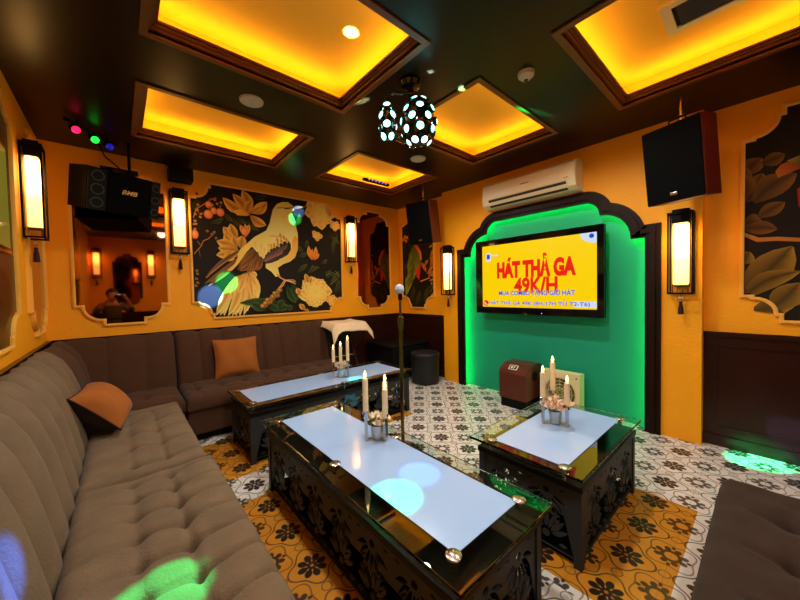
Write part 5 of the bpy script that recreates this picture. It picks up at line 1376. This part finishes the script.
# towel
m = MB(); P = []; nu, nv = 30, 26
for i in range(nu+1):
    u = i/nu; row = []
    for j in range(nv+1):
        v = j/nv
        x = 2.00+.63*u+.05*(1-v)*u; y = 4.06-.56*v
        z = .895
        yy = (v-.80)
        if yy > 0: z -= yy*.55; y += yy*.35
        if u < .10: z -= (.10-u)*.6*(1+1.2*max(0, v-.35)); 
        if u > .80: z -= (u-.80)*.75; x -= (u-.80)*.05
        cl = max(0, (v-.75)/.25)*max(0, 1-u*5); z -= .05*cl
        z += .006*sin(9*u+5*v)+.004*sin(17*u-9*v)
        row.append((x, y, z))
    P.append(row)
m.grid(P); o = m.build('towel', 'towel', None, True, 70)
md = o.modifiers.new('thickness', 'SOLIDIFY'); md.thickness = .006
tag(o, 'white towel draped over the tray stand beside the rear sofa', 'towel')

# microphone stand
MX, MY = 1.70, 1.955
g = thing('microphone_stand', (MX, MY, 0), 'tall brass coloured microphone stand behind the foreground table', 'microphone stand')
MB().lathe([(0, 0), (.125, 0), (.128, .008), (.12, .016), (.03, .026), (.018, .05), (0, .05)], (MX, MY, 0), 32).build('base', 'black_gloss', g, True)
MB().lathe([(.0145, .04), (.0145, 1.00)], (MX, MY, 0), 16).build('pole', 'brass_pole', g, True)
MB().lathe([(.0145, .985), (.021, .99), (.022, 1.05), (.0245, 1.055), (.0245, 1.085), (.014, 1.095)], (MX, MY, 0), 18).build('clutch', 'brass_pole', g, True)
MB().lathe([(.0115, 1.08), (.0115, 1.235)], (MX, MY, 0), 14).build('upper_pole', 'brass_pole', g, True)
MB().lathe([(.012, 1.225), (.017, 1.23), (.017, 1.262), (.010, 1.27)], (MX, MY, 0), 14).build('clip', 'black_matte', g, True)
d = Vector((-.62, -.62, .48)).normalized(); p = Vector((MX, MY, 1.285))
g = thing('microphone', tuple(p), 'blue foam covered microphone on top of the stand', 'microphone')
MB().cyl(p-d*.12, p+d*.03, .012, .019, 16).build('handle', 'black_matte', g, True)
hd = MB().ball(p+d*.055, .036, .036, .040, 18, 12, M=d.to_track_quat('Z', 'Y').to_matrix().to_4x4())
for v in hd.bm.verts:
    q = v.co; v.co = q + (q-(p+d*.055)).normalized()*.005*sin(q.x*300)*sin(q.y*280+q.z*310)
hd.build('foam_cover', 'mic_blue', g, True, 80)
MB().lathe([(.030, -.004), (.034, 0), (.030, .004)], n=18, M=Matrix.Translation(p+d*.028) @ d.to_track_quat('Z', 'Y').to_matrix().to_4x4(), cap=False).build('collar', 'black_matte', g, True)

# brown box on the floor by the green wall
by0, by1 = 1.675, 1.985; bx0 = 3.17; bx1 = 3.52
g = thing('wooden_box', ((bx0+bx1)/2, (by0+by1)/2, 0), 'brown wooden speaker box with sloped top standing before the green wall', 'box')
MB().box(bx0+.012, by0+.012, 0, bx1-.01, by1-.012, .10, .004).build('base', 'black_matte', g)
prof = [(bx0, .10), (bx0, .375), (bx0+.02, .415), (bx0+.075, .455), (bx0+.12, .468), (bx1-.03, .468), (bx1, .44), (bx1, .10)]
MB().prism(prof, by0, by1, lambda u, v, t: (u, t, v)).build('body', 'box_wood', g)
MM = Matrix.Translation((bx0+.19, by0, .34)) @ Matrix.Rotation(pi/2, 4, 'X')
MB().lathe([(.052, -.002), (.052, .004), (.042, .005), (.040, -.001)], n=24, M=MM, cap=False).build('port_ring', 'black_matte', g, True)
MB().lathe([(0, .0004), (.041, .0012)], n=24, M=MM).build('port', 'black_matte', g)
a = Vector((bx0+.0215, 0, .4162)); b = Vector((bx0+.0755, 0, .4555)); nn = Vector((-(b.z-a.z), 0, b.x-a.x)).normalized()
mid = (by0+by1)/2+.01
def lab(u0, u1, v0, v1, mm, nm, h_):
    m = MB(); V = []
    for hh in (.0005, h_):
        V.append([m.bm.verts.new((a+(b-a)*v+nn*hh)+Vector((0, mid-u, 0))) for u, v in ((u0, v0), (u1, v0), (u1, v1), (u0, v1))])
    m.bm.faces.new(V[1]); m.bm.faces.new(V[0][::-1])
    for i in range(4): m.bm.faces.new((V[0][i], V[0][(i+1) % 4], V[1][(i+1) % 4], V[1][i]))
    return m.build(nm, mm, lb if nm != 'label' else g)
lb = lab(-.05, .05, .0, 1., 'label_white', 'label', .0015)
lab(-.04, .04, .12, .88, 'black_matte', 'label_mark', .0022)
lab(-.026, -.006, .25, .75, 'label_white', 'label_mark', .003); lab(.004, .014, .25, .75, 'label_white', 'label_mark', .003); lab(.014, .026, .62, .75, 'label_white', 'label_mark', .003)

# square fan leaning by the green wall
fy0, fy1, fz = 1.235, 1.62, .415; fx = 3.40
g = thing('box_fan', (fx+.05, (fy0+fy1)/2, 0), 'cream square box fan with round grille standing against the green wall', 'fan')
cy, cz = (fy0+fy1)/2, fz/2+.005
sq = []; ci = []
for k in range(48):
    a_ = 2*pi*k/48+pi/4; c, s_ = cos(a_), sin(a_); q = (fy1-fy0)/2/max(abs(c), abs(s_))
    sq.append((cy+c*q, cz+s_*q*(fz/(fy1-fy0)))); ci.append((cy+c*.155, cz+s_*.155))
m = MB(); m.ring(sq, ci, fx, fx+.12, to_yz); m.build('housing', 'fan_cream', g)
MB().cyl((fx+.10, cy, cz), (fx+.118, cy, cz), .156, n=40).build('backing', 'fan_green', g)
MB().cyl((fx+.02, cy, cz), (fx+.06, cy, cz), .045, n=24).build('hub', 'fan_green', g, True)
for k in range(5):
    a_ = 2*pi*k/5; m = MB()
    P = [[Vector((fx+.05+.02*(j-1)*1.0*(1-.3*i/4), cy+cos(a_+.25*(j-1))*(.04+.10*i/4), cz+sin(a_+.25*(j-1))*(.04+.10*i/4))) for j in range(3)] for i in range(5)]
    m.grid(P); o = m.build('blade', 'fan_green', g, True, fix=False)
m = MB()
for r in (.05, .085, .12, .15):
    m.tube([(fx+.004, cy+r*cos(2*pi*k/32), cz+r*sin(2*pi*k/32)) for k in range(32)], .0028, 5, True)
for k in range(12):
    a_ = 2*pi*k/12; m.cyl((fx+.005, cy+.02*cos(a_), cz+.02*sin(a_)), (fx+.005, cy+.158*cos(a_), cz+.158*sin(a_)), .0022, n=5)
m.build('grille', 'fan_cream', g)
for y in (fy0+.03, fy1-.03):
    for z in (.035, fz-.03): MB().cyl((fx-.003, y, z), (fx+.002, y, z), .008, n=10).build('screw', 'ac_dark', g)

# ------------------------------------------------------------------ lights
def spot(name, loc, target, angle, color, energy, blend=.35, rad=.01):
    l = bpy.data.lights.new(name, 'SPOT'); l.spot_size = radians(angle); l.spot_blend = blend; l.color = color; l.energy = energy; l.shadow_soft_size = rad
    o = bpy.data.objects.new(name, l); COL.objects.link(o)
    d = (Vector(target)-Vector(loc)).normalized(); o.location = Vector(loc)
    o.rotation_euler = d.to_track_quat('-Z', 'Y').to_euler(); return o
for x in (.759, 2.402):  # unseen neutral fill spots added under the ceiling, without lamp fittings
    for y in (2.435, 1.02, -.5):
        spot('ceiling_fill', (x, y, H-.03), (x, y, 0), 172, (1., .96, .88), FILL*(1 if y > -.2 else (.25 if x > 1 else 1.)), .62, .07)
G_ = (0., 1., .28); B_ = (.10, .26, 1.); W_ = (.55, .95, 1.)
beams = [((.948, YB, 1.428), 5.8, G_, 1.6), ((.779, YB, 1.275), 5.8, (.16, .36, 1.), 4.5), ((1.856, YB, 2.385), 4.0, (.16, .36, 1.), 3.), ((1.80, YB, 2.275), 4.2, G_, 1.2),
         ((.829, 1.01, .45), 7.5, G_, .8), ((1.018, 1.062, .45), 6.5, B_, .45), ((1.707, 2.638, .45), 5., (0., .9, .6), .8),
         ((3.50, .05, .02), 6.5, G_, 1.6), ((3.60, -.13, .16), 5., B_, 1.5), ((.06, 1.16, .42), 7., G_, 1.6), ((-.22, 1.22, .62), 5.5, (.03, .14, 1.), 2.6),
         ((1.532, 1.421, H), 34., (.05, .7, 1.), .3), ((1.376, 1.95, H), 9., (.4, 1., .9), 35.), ((1.814, 1.399, H), 9., (.2, 1., .7), 35.), ((1.532, 1.421, H), 14., (.4, 1., 1.), 30.), ((1.60, 2.57, .22), 4.5, (0., .6, .75), 1.2), ((1.12, 1.69, H+.2), 14., W_, 8.), ((2.5, 1.22, H), 3.5, G_, 25.)]
for tgt, ang, colr, k in beams:
    c = c0 if tgt[0] > 1.3 else c1
    src = Vector(c); tv = Vector(tgt)
    if tv.z > 2.6: src = Vector((c.x, c.y, 2.53)) + (Vector((tv.x, tv.y, 2.53))-Vector((c.x, c.y, 2.53))).normalized()*.13
    else: src = src+(tv-src).normalized()*.20
    dist = (tv-src).length
    spot('disco_beam', src, tv, ang, colr, BEAM*k*dist*dist, .45)

# ------------------------------------------------------------------ camera
cam = bpy.data.cameras.new('camera'); co = bpy.data.objects.new('camera', cam); COL.objects.link(co); S.camera = co
r_ = Vector((0.7542217807967824, -0.6563132986370451, -0.020058898371818932)); u_ = Vector((0.034505688850855615, 0.00910970660459654, 0.9993629824455706)); f_ = Vector((0.6557124848656293, 0.7544334743883909, -0.029517281609303572))
Mc = Matrix((( r_.x, u_.x, -f_.x, 0), (r_.y, u_.y, -f_.y, 0), (r_.z, u_.z, -f_.z, 1.3), (0, 0, 0, 1)))
co.matrix_world = Mc
cam.sensor_width = 36; cam.lens = 323.099/800*36; cam.clip_start = .02
w = bpy.data.worlds.new('world'); S.world = w; w.use_nodes = True
w.node_tree.nodes['Background'].inputs[0].default_value = (.0, .0, .0, 1)
S.view_settings.view_transform = 'Standard'; S.view_settings.look = 'None'; S.view_settings.gamma = 1; S.view_settings.use_curve_mapping = False
S.view_settings.exposure = 0.
# ------------------------------------------------------------------ the photographer, seen only in the mirror
def skin(joints, bones, root, sub=2):
    """joints: name -> (co, rx, ry); one continuous skinned surface"""
    names = list(joints); me = bpy.data.meshes.new('tmp')
    me.from_pydata([joints[n][0] for n in names], [(names.index(a), names.index(b)) for a, b in bones], [])
    o = bpy.data.objects.new('tmp', me); COL.objects.link(o)
    o.modifiers.new('s', 'SKIN')
    for i, n in enumerate(names):
        sv = me.skin_vertices[0].data[i]; sv.radius = joints[n][1:]; sv.use_root = n == root
    s2 = o.modifiers.new('u', 'SUBSURF'); s2.levels = sub; s2.render_levels = sub
    dg = bpy.context.evaluated_depsgraph_get(); dg.update()
    out = bpy.data.meshes.new_from_object(o.evaluated_get(dg))
    bpy.data.objects.remove(o); bpy.data.meshes.remove(me)
    return out
FW = Vector((.25, .968, 0)); RT = Vector((.968, -.25, 0))
def L(s, t, z): return tuple(RT*s+FW*t+Vector((0, 0, z)))
J = {'pelvis': (L(0, -.52, .55), .15, .12), 'waist': (L(0, -.50, .75), .13, .10), 'chest': (L(0, -.47, .98), .155, .11), 'neck0': (L(0, -.45, 1.13), .075, .07),
     'neck': (L(0, -.43, 1.19), .052, .052), 'jaw': (L(0, -.40, 1.25), .066, .072), 'head': (L(0, -.405, 1.335), .078, .092), 'crown': (L(0, -.415, 1.40), .060, .070)}
Bn = [('pelvis', 'waist'), ('waist', 'chest'), ('chest', 'neck0'), ('neck0', 'neck'), ('neck', 'jaw'), ('jaw', 'head'), ('head', 'crown')]
for sd, q in (('l', -1), ('r', 1)):
    J['sh'+sd] = (L(q*.175, -.455, 1.10), .06, .06); J['ua'+sd] = (L(q*.24, -.40, 1.02), .047, .047); J['el'+sd] = (L(q*.29, -.30, .98), .040, .040)
    J['fa'+sd] = (L(q*.225, -.18, 1.10), .035, .035); J['wr'+sd] = (L(q*.145, -.075, 1.225), .026, .026); J['pa'+sd] = (L(q*.112, -.052, 1.275), .024, .032)
    Bn += [('neck0', 'sh'+sd), ('sh'+sd, 'ua'+sd), ('ua'+sd, 'el'+sd), ('el'+sd, 'fa'+sd), ('fa'+sd, 'wr'+sd), ('wr'+sd, 'pa'+sd)]
    for k, (dz, ln) in enumerate(((.045, .062), (.025, .072), (.005, .068), (-.014, .055))):
        J['f%d%s' % (k, sd)] = (L(q*.100, -.026, 1.285+dz), .009, .009); J['g%d%s' % (k, sd)] = (L(q*(.100-ln*.35), -.020, 1.290+dz), .008, .008); J['h%d%s' % (k, sd)] = (L(q*(.100-ln*.62), -.024, 1.292+dz), .007, .007)
        Bn += [('pa'+sd, 'f%d%s' % (k, sd)), ('f%d%s' % (k, sd), 'g%d%s' % (k, sd)), ('g%d%s' % (k, sd), 'h%d%s' % (k, sd))]
    J['t0'+sd] = (L(q*.092, -.066, 1.262), .011, .011); J['t1'+sd] = (L(q*.066, -.060, 1.282), .009, .009)
    Bn += [('pa'+sd, 't0'+sd), ('t0'+sd, 't1'+sd)]
    J['hp'+sd] = (L(q*.10, -.48, .53), .085, .085); J['kn'+sd] = (L(q*.15, -.10, .50), .060, .060); J['cf'+sd] = (L(q*.15, -.12, .34), .055, .055)
    J['an'+sd] = (L(q*.15, -.13, .09), .036, .036); J['to'+sd] = (L(q*.16, -.01, .04), .034, .026)
    Bn += [('pelvis', 'hp'+sd), ('hp'+sd, 'kn'+sd), ('kn'+sd, 'cf'+sd), ('cf'+sd, 'an'+sd), ('an'+sd, 'to'+sd)]
g = thing('person', L(0, -.45, 0), 'person in an olive top seated behind the camera, holding up a phone', 'person')
MB().mesh(skin(J, Bn, 'pelvis')).build('body', 'skin', g, True, 80)
def sub_skin(keys, grow, name, mm, root, parent):
    JJ = {k: (J[k][0], J[k][1]+grow, J[k][2]+grow) for k in keys}
    BB = [(a, b) for a, b in Bn if a in JJ and b in JJ]
    return MB().mesh(skin(JJ, BB, root)).build(name, mm, parent, True, 80)
sub_skin(['pelvis', 'waist', 'chest', 'neck0']+[p+s for s in 'lr' for p in ('sh', 'ua', 'el', 'fa')], .016, 'jacket', 'olive_cloth', 'chest', g)
sub_skin(['pelvis']+[p+s for s in 'lr' for p in ('hp', 'kn', 'cf', 'an')], .014, 'trousers', 'jeans', 'pelvis', g)
for s in 'lr':
    a = Vector(J['an'+s][0]); b = Vector(J['to'+s][0])
    MB().mesh(skin({'a': (tuple(a+Vector((0, 0, -.035))-FW*.02), .05, .05), 'b': (tuple(b+FW*.03+Vector((0, 0, .005))), .045, .036)}, [('a', 'b')], 'a')).build('shoe', 'black_matte', g, True, 80)
hc = Vector(L(0, -.425, 1.355))
m = MB().ball(hc, .098, .112, .108, 20, 12, M=Matrix.Rotation(atan2(-.25, .968), 4, 'Z'))
for v in list(m.bm.verts):
    d = v.co-hc
    if d.dot(FW) > .045 and d.z < .045: v.co = hc+d*.72
m.build('hair', 'hair', g, True, 80)
for q in (-1, 1):
    e = Vector(L(q*.031, -.322, 1.335)); ey = MB().ball(e, .013, nu=12, nv=8).build('eye', 'label_white', g, True)
    MB().ball(e+FW*.009, .006, nu=10, nv=6).build('pupil', 'black_matte', ey, True)
    MB().ball(Vector(L(q*.083, -.41, 1.325)), .012, .022, .032, 10, 8).build('ear', 'skin', g, True)
MB().lathe([(0, .03), (.010, .02), (.016, -.004), (.010, -.012), (0, -.014)], tuple(L(0, -.318, 1.305)), 10).build('nose', 'skin', g, True)
MB().ball(Vector(L(0, -.322, 1.268)), .022, .010, .007, 12, 6).build('mouth', 'lips', g, True)
M_ = Matrix(((RT.x, FW.x, 0, 0), (RT.y, FW.y, 0, 0), (0, 0, 1, 1.3), (0, 0, 0, 1)))
g = thing('phone', L(0, -.038, 1.262), 'dark phone held up in both hands by the seated person', 'phone')
MB().box(-.080, -.046, -.039, .080, -.038, .039, .003, M=M_).build('body', 'black_gloss', g)
MB().box(-.074, -.0468, -.034, .074, -.0461, .034, M=M_).build('screen', 'bezel', g)
p = Vector(L(0, -.56, 0))
g = thing('stool', tuple(p), 'round black stool under the seated person behind the camera', 'stool')
MB().lathe([(0, .012), (.165, .012), (.17, .03), (.172, .34)], tuple(p), 32).build('body', 'stool_black', g, True)
MB().lathe([(.172, .338), (.18, .35), (.18, .38), (.16, .41), (0, .415)], tuple(p), 32).build('seat_pad', 'stool_black', g, True)
